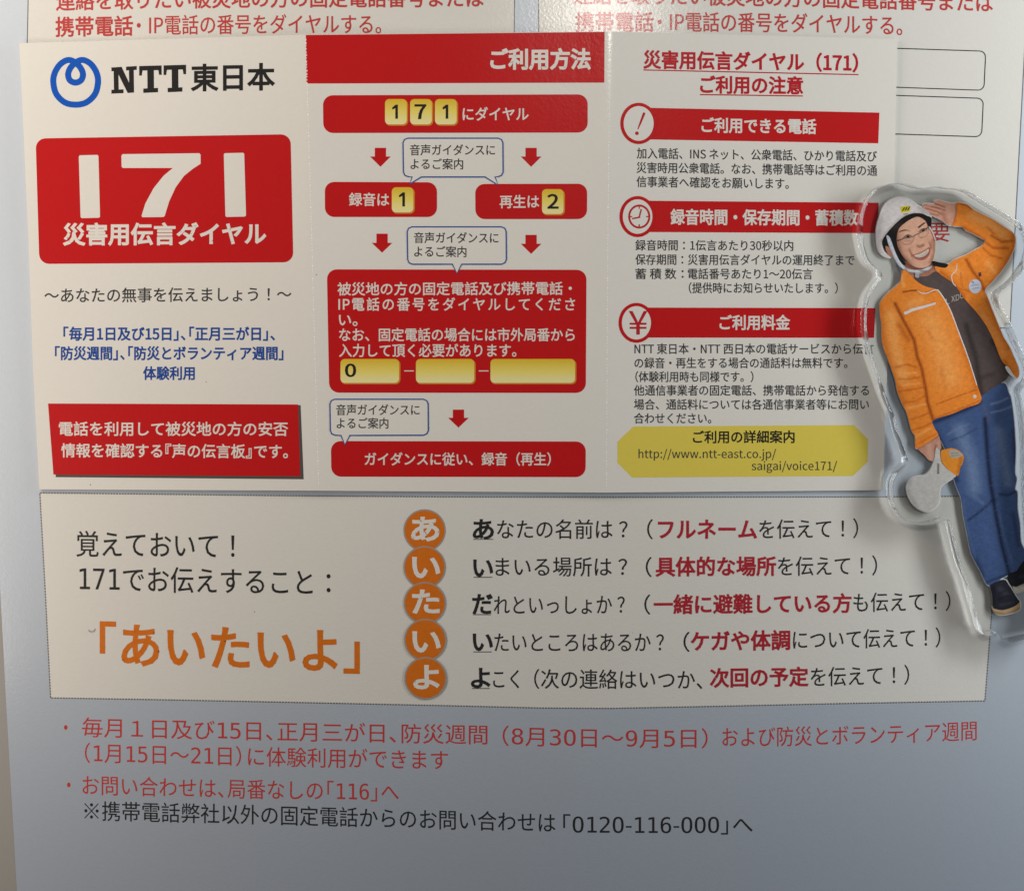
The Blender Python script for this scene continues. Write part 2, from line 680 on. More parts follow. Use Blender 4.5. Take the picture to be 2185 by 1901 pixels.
# right cream box at the top
b = Print('sheet', 'S', 1)
b.poly([(1149, -70), (2196, -70), (2155, 700), (1150, 700)], 'cream')
b.stroke([(1149, -70), (1150, 150)], 1.8, 's_grey', 1)
b.stroke([(2196, -70), (2175, 320), (2155, 700)], 2.2, 's_grey', 1)
b.line((1700, 700), (2155, 700), 2.2, 's_grey', 1)
box = b.build('printed_box', sheet)
t = Print('sheet', 'C', 3)
t.text('連絡を取りたい被災地の方の固定電話番号または', 140, 1926, -20, 15, 90, 's_red', .014, mid=-8)
t.text('携帯電話', 147, 478, 97, 97, 90, 's_red', .016)
t.text('・IP電話の番号をダイヤルする。', 497, 1540, 97, 114, 90, 's_red', .008, mid=101)
t.frame('P').text('要', 885, 1080, 610, 610, 205, 's_red', .006)
t.build('lettering', box)
for tl, tr, br, bl in (((900, 188), (1897, 220), (1889, 387), (900, 352)), ((900, 388), (1887, 421), (1879, 585), (900, 553))):
    r = Print('sheet', 'C', 3)
    r.stroke(rrect(tl, tr, br, bl, 26), 4.2, 's_black', 0, closed=True)
    r.build('outline_box', box)

# the dotted cream box below the card
b = Print('sheet', 'S', 1)
outl = [(85, 1051.5), (350, 1054.5), (600, 1057.5), (950, 1060), (1300, 1061), (1900, 1060), (2135, 1058), (2119, 1270), (2101.5, 1495), (1800, 1500.5), (1525, 1506.5),
        (1300, 1511), (1155, 1510), (950, 1505), (600, 1497.5), (350, 1492.5), (108, 1488.5), (97, 1270)]
b.poly(outl, 'cream')
dd = []
q = np.array(outl + outl[:1])
for i in range(len(outl)):
    L_ = np.linalg.norm(q[i + 1] - q[i])
    nn = max(1, int(L_ / 6))
    for k in range(nn):
        a = q[i] + (q[i + 1] - q[i]) * (k / nn)
        e = q[i] + (q[i + 1] - q[i]) * ((k + 0.72) / nn)
        b.stroke([a, e], 2.6, 's_grey', 1)
main = b.build('printed_box', sheet)
t = Print('sheet', 'G', 3)
t.text('覚えておいて！', 326, 1000, 312, 322, 120, 's_black', .004)
t.text('171でお伝えすること：', 340, 1410, 460, 478, 120, 's_black', .004, num=True)
t.build('lettering', main)
t = Print('sheet', 'G', 3)
t.text('「あいたいよ」', 430, 1531, 742, 772, 200, 's_orange', .022, tight=True)
t.build('lettering', main, 'large bold orange lettering')
BALL = [(612, 253, 'あ', 558, 672, 249, 116), (612, 410, 'い', 562, 675, 410, 118), (613, 563, 'た', 562, 673, 559, 116), (615, 720, 'い', 563, 677, 727, 118), (616, 883, 'よ', 567, 672, 880, 116)]
for i, (cx, cy, ch, x0, x1, yc, em) in enumerate(BALL):
    t = Print('sheet', 'H', 3 + i * 3)
    t.disc((cx, cy), 90.5, 90.5, 's_ring')
    t.disc((cx, cy), 84.5, 84.5, 's_orange', 1)
    t.text(ch, x0, x1, yc, yc, em, 'card', .032, lay=2)
    t.build('letter_disc', main)
ROWS = [
    [('H', 'あ', 820, 905, 250, None, 98, 'b'), ('H', 'なたの名前は？', 922, 1478, 250, 250, 90, 'k'), ('H', '（', 1562, 1586, 250, None, 90, 'k'), ('I', 'フルネーム', 500, 918, 250, 250, 92, 'r'), ('I', 'を伝えて！）', 930, 1352, 250, 246, 90, 'k'), (820, 905, 291)],
    [('H', 'い', 822, 902, 413, None, 98, 'b'), ('H', 'まいる場所は？', 915, 1476, 410, 410, 90, 'k'), ('H', '（', 1556, 1581, 411, None, 90, 'k'), ('I', '具体的な場所', 490, 1000, 410, 407, 88, 'r'), ('I', 'を伝えて！）', 1010, 1433, 408, 404, 90, 'k'), (822, 901, 453)],
    [('H', 'だ', 818, 900, 568, None, 98, 'b'), ('H', 'れといっしょか？', 908, 1466, 573, 571, 90, 'k'), ('H', '（', 1550, 1575, 571, None, 90, 'k'), ('I', '一緒に避難している方', 482, 1322, 571, 565, 88, 'r'), ('I', 'も伝えて！）', 1332, 1746, 563, 556, 90, 'k'), (818, 895, 612)],
    [('H', 'い', 820, 901, 729, None, 98, 'b'), ('H', 'たいところはあるか？', 910, 1633, 732, 732, 90, 'k'), ('H', '（', 1717, 1743, 730, None, 90, 'k'), ('I', 'ケガや体調', 640, 1060, 728, 722, 90, 'r'), ('I', 'について伝えて！）', 1075, 1703, 722, 711, 90, 'k'), (820, 898, 771)],
    [('H', 'よ', 812, 890, 883, None, 98, 'b'), ('H', 'こく', 905, 1015, 888, 888, 90, 'k'), ('H', '（次の連絡はいつか、', 1080, 1797, 888, 892, 90, 'k'), ('I', '次回の予定', 722, 1138, 884, 878, 88, 'r'), ('I', 'を伝えて！）', 1150, 1570, 880, 870, 90, 'k'), (814, 890, 927)],
]
for row in ROWS:
    t = Print('sheet', 'H', 3)
    for e in row[:-1]:
        f, s, x0, x1, y0, y1, em, k = e
        t.frame(f).text(s, x0, x1, y0, y1, em, 's_red_bold' if k == 'r' else 's_black', {'k': .003, 'r': .026, 'b': .027}[k])
    u = row[-1]
    t.frame('H').line((u[0], u[2]), (u[1], u[2]), 3.2, 's_black')
    t.build('lettering', main)
for x_, y_, r_ in ((1086, 600, 2.4), (2700, 690, 1.6)):
    t = Print('sheet', 'G', 3)
    t.disc((x_, y_), r_, r_ * .8, 's_grey', n=8)
    t.build('speck', main)
# notes on the blue ground
for segs in (
    [('G', '・', 273, 288, 1095, None, None, 96), ('G', '毎月１日及び15日、正月三が日、防災週間', 350, 2080, 1094, 1126, 1112, 91), ('H', '（8月30日～9月5日）', 945, 1820, 1130, 1141, 1140, 91), ('H', 'および防災とボランティア週間', 1883, 2968, 1136, 1108, 1128, 91)],
    [('G', '（1月15日～21日）に体験利用ができます', 362, 1912, 1203, 1234, 1220, 91)],
    [('G', '・', 286, 301, 1340, None, None, 96), ('G', 'お問い合わせは、局番なしの「116」へ', 352, 1702, 1340, 1370, 1357, 91)]):
    t = Print('sheet', 'G', 1)
    for f, s, x0, x1, y0, y1, md, em in segs:
        t.frame(f).text(s, x0, x1, y0, y1, em, 's_red', .001, mid=md, num=True, tight=True)
    t.build('lettering', sheet)
t = Print('sheet', 'G', 1)
t.text('※携帯電話弊社以外の固定電話からのお問い合わせは', 360, 2370, 1450, 1502, 91, 's_black', .003, mid=1474, tight=True)
t.frame('H').text('「0120-116-000」へ', 1204, 2012, 1507, 1508, 91, 's_black', .003, num=True, mid=1510, tight=True)
t.build('lettering', sheet)

# ------------------------------------------------------------------ the folded card
card = thing('folded_card', 'glossy white and red card folded in three, lying unfolded on the blue sheet', 'leaflet')


def fold_edge(k):
    if k == 0:
        return path([0, .44, 1], [(652, 75), (665, 500), (680, 1047)])
    return path([0, .44, 1], [(1302, 68), (1297, 500), (1294, 1051)])


lefte = path([0, .2, .43, .74, 1], [(41, 93), (50, 280), (60, 500), (71, 800), (84, 1044)])
righte = path([0, .31, 1], [(1915, 84), (1908, 380), (1884, 1046)])
dense = np.unique(np.round(np.concatenate([np.linspace(0, 1, 60), np.geomspace(.003, .12, 14), 1 - np.geomspace(.003, .12, 14)]), 4))
panels = []
for le, re, tp, bt in ((lefte, fold_edge(0), [(41, 93), (652, 75)], [(84, 1044), (680, 1047)]),
                       (fold_edge(0), fold_edge(1), [(652, 75), (1302, 68)], [(680, 1047), (1294, 1051)]),
                       (fold_edge(1), righte, [(1302, 68), (1915, 84)], [(1294, 1051), (1884, 1046)])):
    panels.append(grid_sheet('panel', 'leaflet', le, re, path([0, 1], tp), path([0, 1], bt), 0, 50, 'card', card, 0.00022, xs=dense))
PL, PM, PR = panels
for k in (0, 1):
    t = Print('leaflet', 'S', 1)
    y = 84.0
    i = 0
    while y < 1038:
        wv = 1.0 + 0.7 * math.sin(i * 2.7) + 0.4 * math.sin(i * 1.3 + 1)
        ln = 3.2 + 1.4 * math.sin(i * 1.9)
        x = float(fold_x(np.array([y]), k)[0])
        x2 = float(fold_x(np.array([y + ln]), k)[0])
        t.stroke([(x + .5 * math.sin(i * 3.1), y), (x2, y + ln)], 1.0 + max(0, wv), 'perf')
        y += 6.6
        i += 1
    t.build('perforation', card)

# left panel
t = Print('leaflet', 'N', 1)
ctr = catmull([(473, 658), (405, 643), (352, 590), (334, 518), (342, 462), (371, 412), (408, 384), (440, 379), (473, 395), (505, 428), (520, 468), (508, 505), (473, 520), (438, 505), (427, 468), (441, 428), (473, 395), (506, 379), (540, 384), (577, 412), (606, 462), (614, 518), (596, 590), (542, 643)], 5)
t.stroke(ctr, 38, 'logo', closed=True, rise=LAY * .8)
t.build('loop_emblem', PL)
t = Print('leaflet', 'N', 1)


def blk(pl, lay):
    t.poly(pl, 'black', lay)


blk([(698, 425), (748, 422), (750, 446), (698, 449)], 0)
blk([(712, 446), (742, 446), (744, 566), (714, 566)], .1)
blk([(698, 565), (774, 562), (774, 586), (698, 589)], .2)
blk([(720, 424), (762, 421), (838, 582), (800, 585)], .3)
blk([(790, 420), (857, 416), (857, 440), (790, 444)], .4)
blk([(808, 440), (838, 438), (840, 582), (810, 584)], .5)
for ox, oy in ((0, 0), (153, -4)):
    blk([(872 + ox, 416 + oy), (1013 + ox, 412 + oy), (1013 + ox, 441 + oy), (872 + ox, 445 + oy)], .6)
    blk([(872 + ox, 444 + oy), (893 + ox, 444 + oy), (888 + ox, 476 + oy), (872 + ox, 476 + oy)], .7)
    blk([(992 + ox, 441 + oy), (1013 + ox, 441 + oy), (1013 + ox, 471 + oy), (997 + ox, 471 + oy)], .7)
    blk([(923 + ox, 442 + oy), (964 + ox, 442 + oy), (965 + ox, 560 + oy), (924 + ox, 560 + oy)], .8)
    blk([(898 + ox, 557 + oy), (990 + ox, 553 + oy), (990 + ox, 580 + oy), (898 + ox, 584 + oy)], .9)
t.frame('A').text('東日本', 818, 1170, 336, 331, 122, 'black', .026)
t.build('lettering', PL, 'bold black company lettering beside the blue emblem')
t = Print('leaflet', 'A', 1)
t.poly(rrect((152, 592), (1240, 574), (1252, 1120), (168, 1127), 42), 'red')
for pl in ([(336, 664), (420, 662), (427, 930), (344, 932)], [(955, 655), (1042, 653), (1050, 925), (962, 927)]):
    t.poly(rrect(*pl, 7, 3), 'card', 1)
t.poly([(518, 666), (523, 659), (850, 655), (856, 661), (856, 700), (822, 722), (785, 752), (750, 800), (722, 860), (703, 922), (697, 927), (608, 928), (604, 922), (620, 870), (655, 805), (697, 752), (738, 718), (524, 718), (519, 712)], 'card', 1)
t.text('災害用伝言ダイヤル', 272, 1133, 1003, 1000, 99, 'card', .030, lay=1)
t.build('number_block', PL)
t = Print('leaflet', 'A', 1)
t.text('～あなたの無事を伝えましょう！～', 190, 1243, 1263, 1257, 67, 'ink', .010)
t.build('lettering', PL)
t = Print('leaflet', 'A', 1)
t.text('「毎月1日及び15日」、「正月三が日」、', 272, 1172, 1426, 1426, 62, 'blueink', .026, tight=True)
t.text('「防災週間」、「防災とボランティア週間」', 236, 1208, 1509, 1509, 62, 'blueink', .026, tight=True)
t.text('体験利用', 612, 830, 1594, 1594, 61, 'blueink', .026)
t.build('lettering', PL, 'blue lettering')
t = Print('leaflet', 'D', 1)
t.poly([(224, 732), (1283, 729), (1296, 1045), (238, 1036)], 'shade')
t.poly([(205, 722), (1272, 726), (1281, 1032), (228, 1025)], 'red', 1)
t.text('電話を利用して被災地の方の安否', 252, 1228, 831, 832, 64, 'card', .016, lay=2)
t.text('情報を確認する『声の伝言板』です。', 262, 1228, 923, 928, 64, 'card', .016, lay=2, tight=True)
t.build('caption_block', PL)

# middle panel
TOPY, MIDY, LOWY = np.array([0.68, 0.45, 0.02]), np.array([0.78, 0.64, 0.14]), np.array([0.80, 0.74, 0.38])


def key(name, tl, tr, br, bl, digit=None, db=None):
    k = Print('leaflet', 'B', 3)
    o = 6
    k.poly(rrect(tl, (tr[0] + o, tr[1] + 4), (br[0] + o, br[1] + o), (bl[0] + 2, bl[1] + o), 20), 'amber')
    y0, y1 = tl[1] / 2, bl[1] / 2

    def col(v):
        s = np.clip((v[:, 1] - y0) / (y1 - y0), 0, 1)[:, None]
        return np.where(s < .5, TOPY + (MIDY - TOPY) * s * 2, MIDY + (LOWY - MIDY) * (s * 2 - 1))
    k.poly(rrect(tl, tr, br, bl, 18), 'grad', 1, step=6.0, col=col)
    if digit == '1':
        x0, x1, y_0, y_1 = db
        k.poly([(x1 - 11, y_1), (x1 - 11, y_0 + 15), (x0 + 1, y_0 + 21), (x0 - 1, y_0 + 13), (x1 - 10, y_0), (x1, y_0), (x1, y_1)], 'black', 2)
    elif digit:
        k.text(digit, db[0], db[1], 0, 0, 85, 'black', .022, lay=2, fit=(db[2], db[3]))
    return k.build(name, PM)


t = Print('leaflet', 'B', 1)
t.poly([(105, 151.0), (1380, 138), (1379, 354), (108, 358)], 'red')
t.text('ご利用方法', 895, 1318, 256, 255, 93, 'card', .034, lay=1)
t.build('heading_block', PM)
t = Print('leaflet', 'B', 1)
t.poly(rrect((178, 408), (1308, 404), (1308, 567), (180, 569), 42), 'red')
t.text('にダイヤル', 775, 1055, 489, 489, 62, 'card', .016, lay=1)
t.build('step_block', PM)
for x0, dg, a, c in ((443, '1', 474, 498), (550, '7', 571, 617), (656, '1', 689, 713)):
    key('number_key', (x0, 424), (x0 + 93, 424), (x0 + 93, 532), (x0, 532), dg, (a, c, 448, 508))
t = Print('leaflet', 'B', 1)
t.poly(rrect((186, 777), (665, 779), (665, 927), (187, 927), 40), 'red')
t.text('録音は', 290, 460, 853, 854, 60, 'card', .016, lay=1)
t.build('step_block', PM)
key('number_key', (472, 800), (564, 800), (564, 907), (472, 907), '1', (503, 528, 822, 882))
t = Print('leaflet', 'B', 1)
t.poly(rrect((828, 786), (1306, 785), (1305, 936), (829, 936), 40), 'red')
t.text('再生は', 933, 1100, 863, 862, 60, 'card', .016, lay=1)
t.build('step_block', PM)
key('number_key', (1113, 808), (1205, 808), (1205, 914), (1113, 914), '2', (1138, 1182, 830, 890))
for cx, y0, ys, yt in ((423.5, 632, 669, 713), (1066.5, 632, 669, 713), (430.5, 998, 1037, 1079), (1066.5, 1003, 1041, 1084), (756.5, 1748, 1783, 1825)):
    t = Print('leaflet', 'B', 1)
    t.poly([(cx - 24, y0), (cx + 24, y0), (cx + 24, ys), (cx + 44, ys), (cx, yt), (cx - 44, ys), (cx - 24, ys)], 'red')
    t.build('arrow', PM)


def bubble(out, l1, l2):
    t = Print('leaflet', 'B', 4)
    t.poly(out, 'card')
    t.stroke(out, 5.6, 'line', 1, closed=True)
    t.text('音声ガイダンスに', *l1, 50, 'ink', .010, lay=1)
    t.text('よるご案内', *l2, 50, 'ink', .010, lay=1)
    t.build('speech_bubble', PM)


def brect(x0, y0, x1, y1, tails, r=20):
    o = [(x0, y0 + r), (x0 + r * .3, y0 + r * .3), (x0 + r, y0), (x1 - r, y0), (x1 - r * .3, y0 + r * .3), (x1, y0 + r), (x1 + 1, y1 - r), (x1 - r * .3, y1 - r * .3), (x1 - r, y1)]
    return o + tails + [(x0 + r + 2, y1), (x0 + r * .3 + 2, y1 - r * .3), (x0 + 2, y1 - r)]


bubble(brect(520, 591, 946, 755, [(912, 755), (924, 790), (870, 756), (598, 756), (549, 786), (559, 755)]), (550, 912, 642, 642), (552, 776, 702, 702))
bubble(brect(538, 969, 960, 1128, [(770, 1128), (750, 1167), (731, 1128)]), (567, 927, 1016, 1017), (568, 790, 1075, 1076))
bubble(brect(208, 1704, 627, 1857, [(293, 1858), (272, 1897), (255, 1858)]), (235, 590, 1750, 1750), (237, 457, 1807, 1807))
t = Print('leaflet', 'E', 1)
t.poly(rrect((195, 150), (1303, 152), (1300, 677), (205, 676), 42), 'red')
t.text('被災地の方の固定電話及び携帯電話・', 241, 1240, 235, 232, 60, 'card', .014, lay=1)
t.text('IP電話の番号をダイヤルしてくださ', 245, 1253, 300, 300, 60, 'card', .014, lay=1, space=1.13)
t.text('い。', 247, 325, 366, 366, 60, 'card', .014, lay=1)
t.text('なお、固定電話の場合には市外局番から', 248, 1252, 430, 430, 60, 'card', .014, lay=1)
t.text('入力して頂く必要があります。', 248, 1003, 497, 497, 60, 'card', .014, lay=1)
t.line((525, 583), (566, 583), 4, 'card', 1)
t.line((843, 583), (885, 583), 4, 'card', 1)
t.build('instruction_block', PM)
for x0, x1, dg in ((253, 503, '0'), (575, 824, None), (893, 1254, None)):
    key('number_field', (x0, 1532), (x1, 1532), (x1, 1634), (x0, 1634), dg, (274, 318, 1553, 1608))
t = Print('leaflet', 'E', 1)
t.poly(rrect((212, 882), (1300, 884), (1299, 1036), (214, 1034), 42), 'red')
t.text('ガイダンスに従い、録音（再生）', 357, 1150, 960, 960, 59, 'card', .016, lay=1)
t.build('step_block', PM)

# specks of dirt on the card
for x_, y_, r_ in ((386, 2068, 2.6), (1351, 1173, 2.2), (880, 1630, 2.0), (1206, 604, 1.6)):
    t = Print('leaflet', 'A', 2)
    t.disc((x_, y_), r_, r_ * .8, 'shade', n=8)
    t.build('speck', card)

# right panel
t = Print('leaflet', 'C', 1)
t.text('災害用伝言ダイヤル（171）', 438, 1350, 257, 272, 82, 'redtext', .030)
t.line((436, 300), (1354, 320), 5, 'redtext')
t.text('ご利用の注意', 680, 1115, 364, 368, 80, 'redtext', .030)
t.line((677, 405), (1116, 411), 5, 'redtext')
t.build('lettering', PR, 'red underlined title')
for bar, cc, txt in (
        ([(440, 461), (1443, 482), (1438, 613), (440, 596)], (415.5, 528, 78, 88), ('ご利用できる電話', 685, 1172, 536, 543, 68)),
        ([(440, 857.5), (1440, 866), (1437, 996), (440, 991)], (411, 925, 77, 87.5), ('録音時間・保存期間・蓄積数', 553, 1350, 928, 932, 71)),
        ([(440, 1313), (1426, 1315), (1420, 1442), (440, 1441)], (406, 1378, 76, 85), ('ご利用料金', 762, 1060, 1378, 1378, 67))):
    t = Print('leaflet', 'C', 1)
    t.poly(bar, 'red')
    t.text(txt[0], *txt[1:], 'card', .024, lay=1)
    t.build('heading_bar', PR)
    t = Print('leaflet', 'C', 3)
    t.disc(cc[:2], cc[2], cc[3], 'red', n=56)
    t.disc(cc[:2], cc[2] - 14, cc[3] - 14, 'card', 1, n=56)
    if txt[0].endswith('話'):
        t.stroke([(440, 482), (426, 518), (412, 553)], [11, 9, 4], 'redtext', 2)
        t.disc((408, 570), 8, 8, 'redtext', 2, n=16)
    elif txt[0].endswith('数'):
        t.ring((418, 925), 43, 47, 8.5, 'redtext', 2)
        for a in range(4):
            ca, sa = math.cos(a * math.pi / 2), math.sin(a * math.pi / 2)
            t.line((418 + 40 * ca, 925 + 44 * sa), (418 + 30 * ca, 925 + 33 * sa), 5, 'redtext', 3)
        t.stroke([(418, 927), (427, 893)], 6, 'redtext', 3)
        t.stroke([(422, 927), (388, 934)], 6, 'redtext', 4)
    else:
        t.text('¥', 374, 452, 0, 0, 100, 'redtext', .004, lay=2, fit=(1328, 1428))
    t.build('round_icon', PR)
t = Print('leaflet', 'C', 1)
t.text('加入電話、INS ネット、公衆電話、ひかり電話及び', 408, 1432, 656, 669, 50, 'ink', .012)
t.text('災害時用公衆電話。なお、携帯電話等はご利用の通', 407, 1433, 717, 730, 50, 'ink', .012)
t.text('信事業者へ確認をお願いします。', 407, 1056, 777, 786, 50, 'ink', .012)
t.build('lettering', PR)
t = Print('leaflet', 'C', 1)
t.text('録音時間：1伝言あたり30秒以内', 402, 1075, 1048, 1050, 49, 'ink', .012)
t.text('保存期間：災害用伝言ダイヤルの運用終了まで', 402, 1336, 1109, 1112, 49, 'ink', .012)
t.text('蓄 積 数：', 402, 607, 1170, 1170, 49, 'ink', .012)
t.text('電話番号あたり1～20伝言', 626, 1158, 1170, 1171, 49, 'ink', .012)
t.text('（提供時にお知らせいたします。）', 630, 1265, 1230, 1231, 49, 'ink', .012)
t.build('lettering', PR)
t = Print('leaflet', 'F', 1)
for s, x0, x1, y in (('NTT 東日本・NTT 西日本の電話サービスから伝言', 398, 1418, 490), ('の録音・再生をする場合の通話料は無料です。', 398, 1306, 550), ('（体験利用時も同様です。）', 402, 905, 609),
                     ('他通信事業者の固定電話、携帯電話から発信する', 396, 1398, 667), ('場合、通話料については各通信事業者等にお問い', 396, 1398, 727), ('合わせください。', 396, 725, 786)):
    t.text(s, x0, x1, y, y, 49, 'ink', .012)
t.build('lettering', PR)
t = Print('leaflet', 'F', 1)
t.poly([(325, 885), (393, 820), (1335, 814), (1395, 875), (1393, 970), (1330, 1031), (388, 1038), (325, 975)], 'yellow')
t.text('ご利用の詳細案内', 648, 1080, 866, 865, 57, 'black', .020, lay=1)
t.text('http://www.ntt-east.co.jp/', 415, 1002, 0, 0, 50, 'ink', .004, lay=1, fit=(916, 966))
t.text('saigai/voice171/', 898, 1262, 0, 0, 50, 'ink', .004, lay=1, fit=(967, 1018))
t.build('web_address_label', PR)

# ------------------------------------------------------------------ the acrylic standee lying on the papers
THICK = 0.0036
OUT = [(452, 1010), (400, 965), (340, 915), (300, 860), (275, 780), (258, 690), (248, 600), (252, 500), (270, 400), (300, 320), (350, 245), (420, 185), (490, 155), (560, 140), (620, 135), (700, 150),
       (760, 172), (820, 188), (880, 185), (930, 172), (980, 168), (1040, 180), (1100, 190), (1180, 192), (1240, 205), (1300, 235), (1400, 300), (1500, 360), (1600, 420), (1680, 470), (1760, 520), (1830, 590),
       (1870, 680), (1870, 780), (1840, 880), (1780, 985), (1710, 1070), (1640, 1130), (1560, 1185), (1545, 1220), (1565, 1290), (1600, 1360), (1645, 1430), (1690, 1530), (1730, 1640), (1790, 1760), (1850, 1880), (1870, 1980),
       (1840, 2050), (1780, 2085), (1765, 2130), (1790, 2250), (1815, 2450), (1830, 2700), (1835, 2900), (1850, 3200), (1870, 3450), (1910, 3700), (1960, 3850), (1980, 4000), (1975, 4200), (1985, 4440), (1960, 4470), (1800, 4502), (1645, 4537),
       (1620, 4525), (1570, 4462), (1535, 4448), (1490, 4462), (1440, 4480), (1405, 4462), (1380, 4390), (1345, 4255), (1310, 4145), (1280, 4035), (1255, 3935), (1220, 3865), (1180, 3735), (1140, 3575), (1110, 3445), (1092, 3365), (1066, 3345),
       (1015, 3375), (950, 3397), (850, 3412), (760, 3400), (680, 3370), (600, 3310), (555, 3220), (535, 3120), (530, 3030), (550, 2960), (590, 2900), (640, 2852), (680, 2828), (692, 2792), (670, 2742), (640, 2662), (600, 2552), (570, 2442), (555, 2372),
       (520, 2282), (480, 2192), (440, 2072), (390, 1922), (345, 1792), (320, 1700), (295, 1600), (287, 1500), (287, 1400), (295, 1320), (310, 1240), (340, 1170), (380, 1110), (425, 1060)]
f_ = FR['P']
outp = catmull(OUT, 3) / f_[2] + np.array([f_[0], f_[1]])
c0 = on_sheet(np.array([[2010.0, 900.0]]), 0.0)[0]
e_ = 1e-4
gx = (sheet_z(c0[0] + e_, c0[1]) - sheet_z(c0[0] - e_, c0[1])) / (2 * e_)
NRM = np.array([-gx, 0, 1.0])
NRM /= np.linalg.norm(NRM)
inside = on_sheet(outp, 0.0)
cardp = on_leaflet(outp, 0.0002)
reach = 0.0
for q_, s_ in zip(cardp, outp):
    if 60 < s_[0] < 1912 and 80 < s_[1] < 1050:
        reach = max(reach, float(np.dot(q_ - c0, NRM)))
reach = max(reach, float(np.max((inside - c0) @ NRM)) + 0.0001)
P0 = c0 + NRM * (reach + 0.00008)


def on_plate(p, h):
    d = rays(p)
    base = P0[None] + NRM[None] * np.asarray(h)[:, None]
    tt = ((base - CPOS[None]) @ NRM) / (d @ NRM)
    return CPOS[None] + tt[:, None] * d


def on_plate_top(p, h):
    return on_plate(p, np.asarray(h) + THICK)


def on_plate_back(p, h):
    return on_plate(p, np.asarray(h) + 0.00008)


MAPS['plate'] = on_plate_back
AX = np.array([NRM[2], 0, -NRM[0]])
AY = np.array([0, 1.0, 0])
standee = thing('acrylic_standee', 'clear acrylic cut-out standee printed with a saluting worker in orange jacket and white helmet', 'standee', tuple(P0))
top3 = on_plate_top(outp, np.zeros(len(outp)))
uv = np.stack([(top3 - P0) @ AX, (top3 - P0) @ AY], 1)
# even spacing, then a fine polished bevel on both rims
seg = np.linalg.norm(np.roll(uv, -1, 0) - uv, axis=1)
cum = np.concatenate([[0], np.cumsum(seg)])
nn = int(cum[-1] / 0.00055)
s_ = np.linspace(0, cum[-1], nn, endpoint=False)
cl = np.concatenate([uv, uv[:1]])
uv = np.stack([np.interp(s_, cum, cl[:, 0]), np.interp(s_, cum, cl[:, 1])], 1)
for _ in range(3):
    uv = uv * .5 + (np.roll(uv, 1, 0) + np.roll(uv, -1, 0)) * .25
tn = np.roll(uv, -1, 0) - np.roll(uv, 1, 0)
tn /= np.linalg.norm(tn, axis=1, keepdims=True)
areaS = np.sum(uv[:, 0] * np.roll(uv[:, 1], -1) - np.roll(uv[:, 0], -1) * uv[:, 1])
inn = np.stack([-tn[:, 1], tn[:, 0]], 1) * (1 if areaS > 0 else -1)
BV = 0.00014
loops = [(uv + inn * BV, 0.0), (uv + inn * BV * .25, BV * .3), (uv, BV), (uv, THICK - BV), (uv + inn * BV * .25, THICK - BV * .3), (uv + inn * BV, THICK)]
bm = bmesh.new()
rings = []
for u2, h in loops:
    rings.append([bm.verts.new(tuple(AX * a + AY * b_ + NRM * h)) for a, b_ in u2])
for r0, r1 in zip(rings[:-1], rings[1:]):
    for i in range(nn):
        bm.faces.new((r0[i], r0[(i + 1) % nn], r1[(i + 1) % nn], r1[i]))
caps = [bm.faces.new(rings[-1]), bm.faces.new(list(reversed(rings[0])))]
for f in bm.faces:
    f.material_index = 1
for f in caps:
    f.material_index = 0
bmesh.ops.triangulate(bm, faces=caps)
bmesh.ops.recalc_face_normals(bm, faces=bm.faces[:])
me = bpy.data.meshes.new('clear_plate')
bm.to_mesh(me)
bm.free()
me.materials.append(M['acrylic'])
me.materials.append(M['acrylic_edge'])
for p in me.polygons:
    p.use_smooth = p.material_index == 1
me.set_sharp_from_angle(angle=math.radians(22))
plate = bpy.data.objects.new('clear_plate', me)
COL.objects.link(plate)
plate.parent = standee


# the photo print inside, on the back of the plate: soft tonal ink, measured in frame P
def blobs(base, marks):
    """ink colour = base + soft marks; a mark is (polyline, width, colour, strength)"""
    base = np.array(lin(base))

    def col(v):
        g = (v - np.array([f_[0], f_[1]])) * f_[2]
        c = np.tile(base, (len(v), 1))
        for pl, w, cc, k in marks:
            pl = np.array(pl, float).reshape(-1, 2)
            dmin = np.full(len(g), 1e9)
            if len(pl) == 1:
                dmin = np.linalg.norm(g - pl[0], axis=1)
            for a, b2 in zip(pl[:-1], pl[1:]):
                ab = b2 - a
                s = np.clip(((g - a) @ ab) / (ab @ ab + 1e-9), 0, 1)
                dmin = np.minimum(dmin, np.linalg.norm(g - (a + s[:, None] * ab), axis=1))
            wgt = min(1.0, k * 1.3) * np.exp(-(dmin / (w * .8)) ** 2)
            c = c * (1 - wgt[:, None]) + np.array(lin(cc)) * wgt[:, None]
        # fine photographic unevenness
        nz = np.sin(g[:, 0] * .071 + 1.3 * np.sin(g[:, 1] * .043)) * np.sin(g[:, 1] * .057 + np.sin(g[:, 0] * .031))
        grain = RNG.normal(0, .055, len(g)) + .03 * np.sin(g[:, 0] * .31 + g[:, 1] * .17) * np.sin(g[:, 1] * .23 - g[:, 0] * .11)
        return np.clip(c * (1 + .05 * nz + grain)[:, None], 0, 1)
    return col


RNG = np.random.default_rng(7)


class Fig(Print):
    def __init__(self, layer):
        super().__init__('plate', 'P', layer)

    def shape(self, pts, base, marks=(), lay=0, smooth=True, step=3.4):
        p = catmull(pts, 4) if smooth else pts
        return self.poly(p, 'photo', lay, step=step, col=blobs(base, marks))

    def ink(self, pts, w, c, lay=0, smooth=True, closed=False):
        p = catmull(pts, 5, closed) if smooth and len(pts) > 2 else np.array(pts, float)
        ww = w if np.isscalar(w) else np.interp(np.linspace(0, 1, len(p)), np.linspace(0, 1, len(w)), w)
        return self.stroke(p, ww, 'photo', lay, closed=closed, col=c)


def parent_to(o):
    """keeps the world-space print where it is under the standee's empty"""
    if o.name.startswith('printed_person'):
        o.parent = standee
        o.location = -P0
    else:
        o.parent = face
    return o


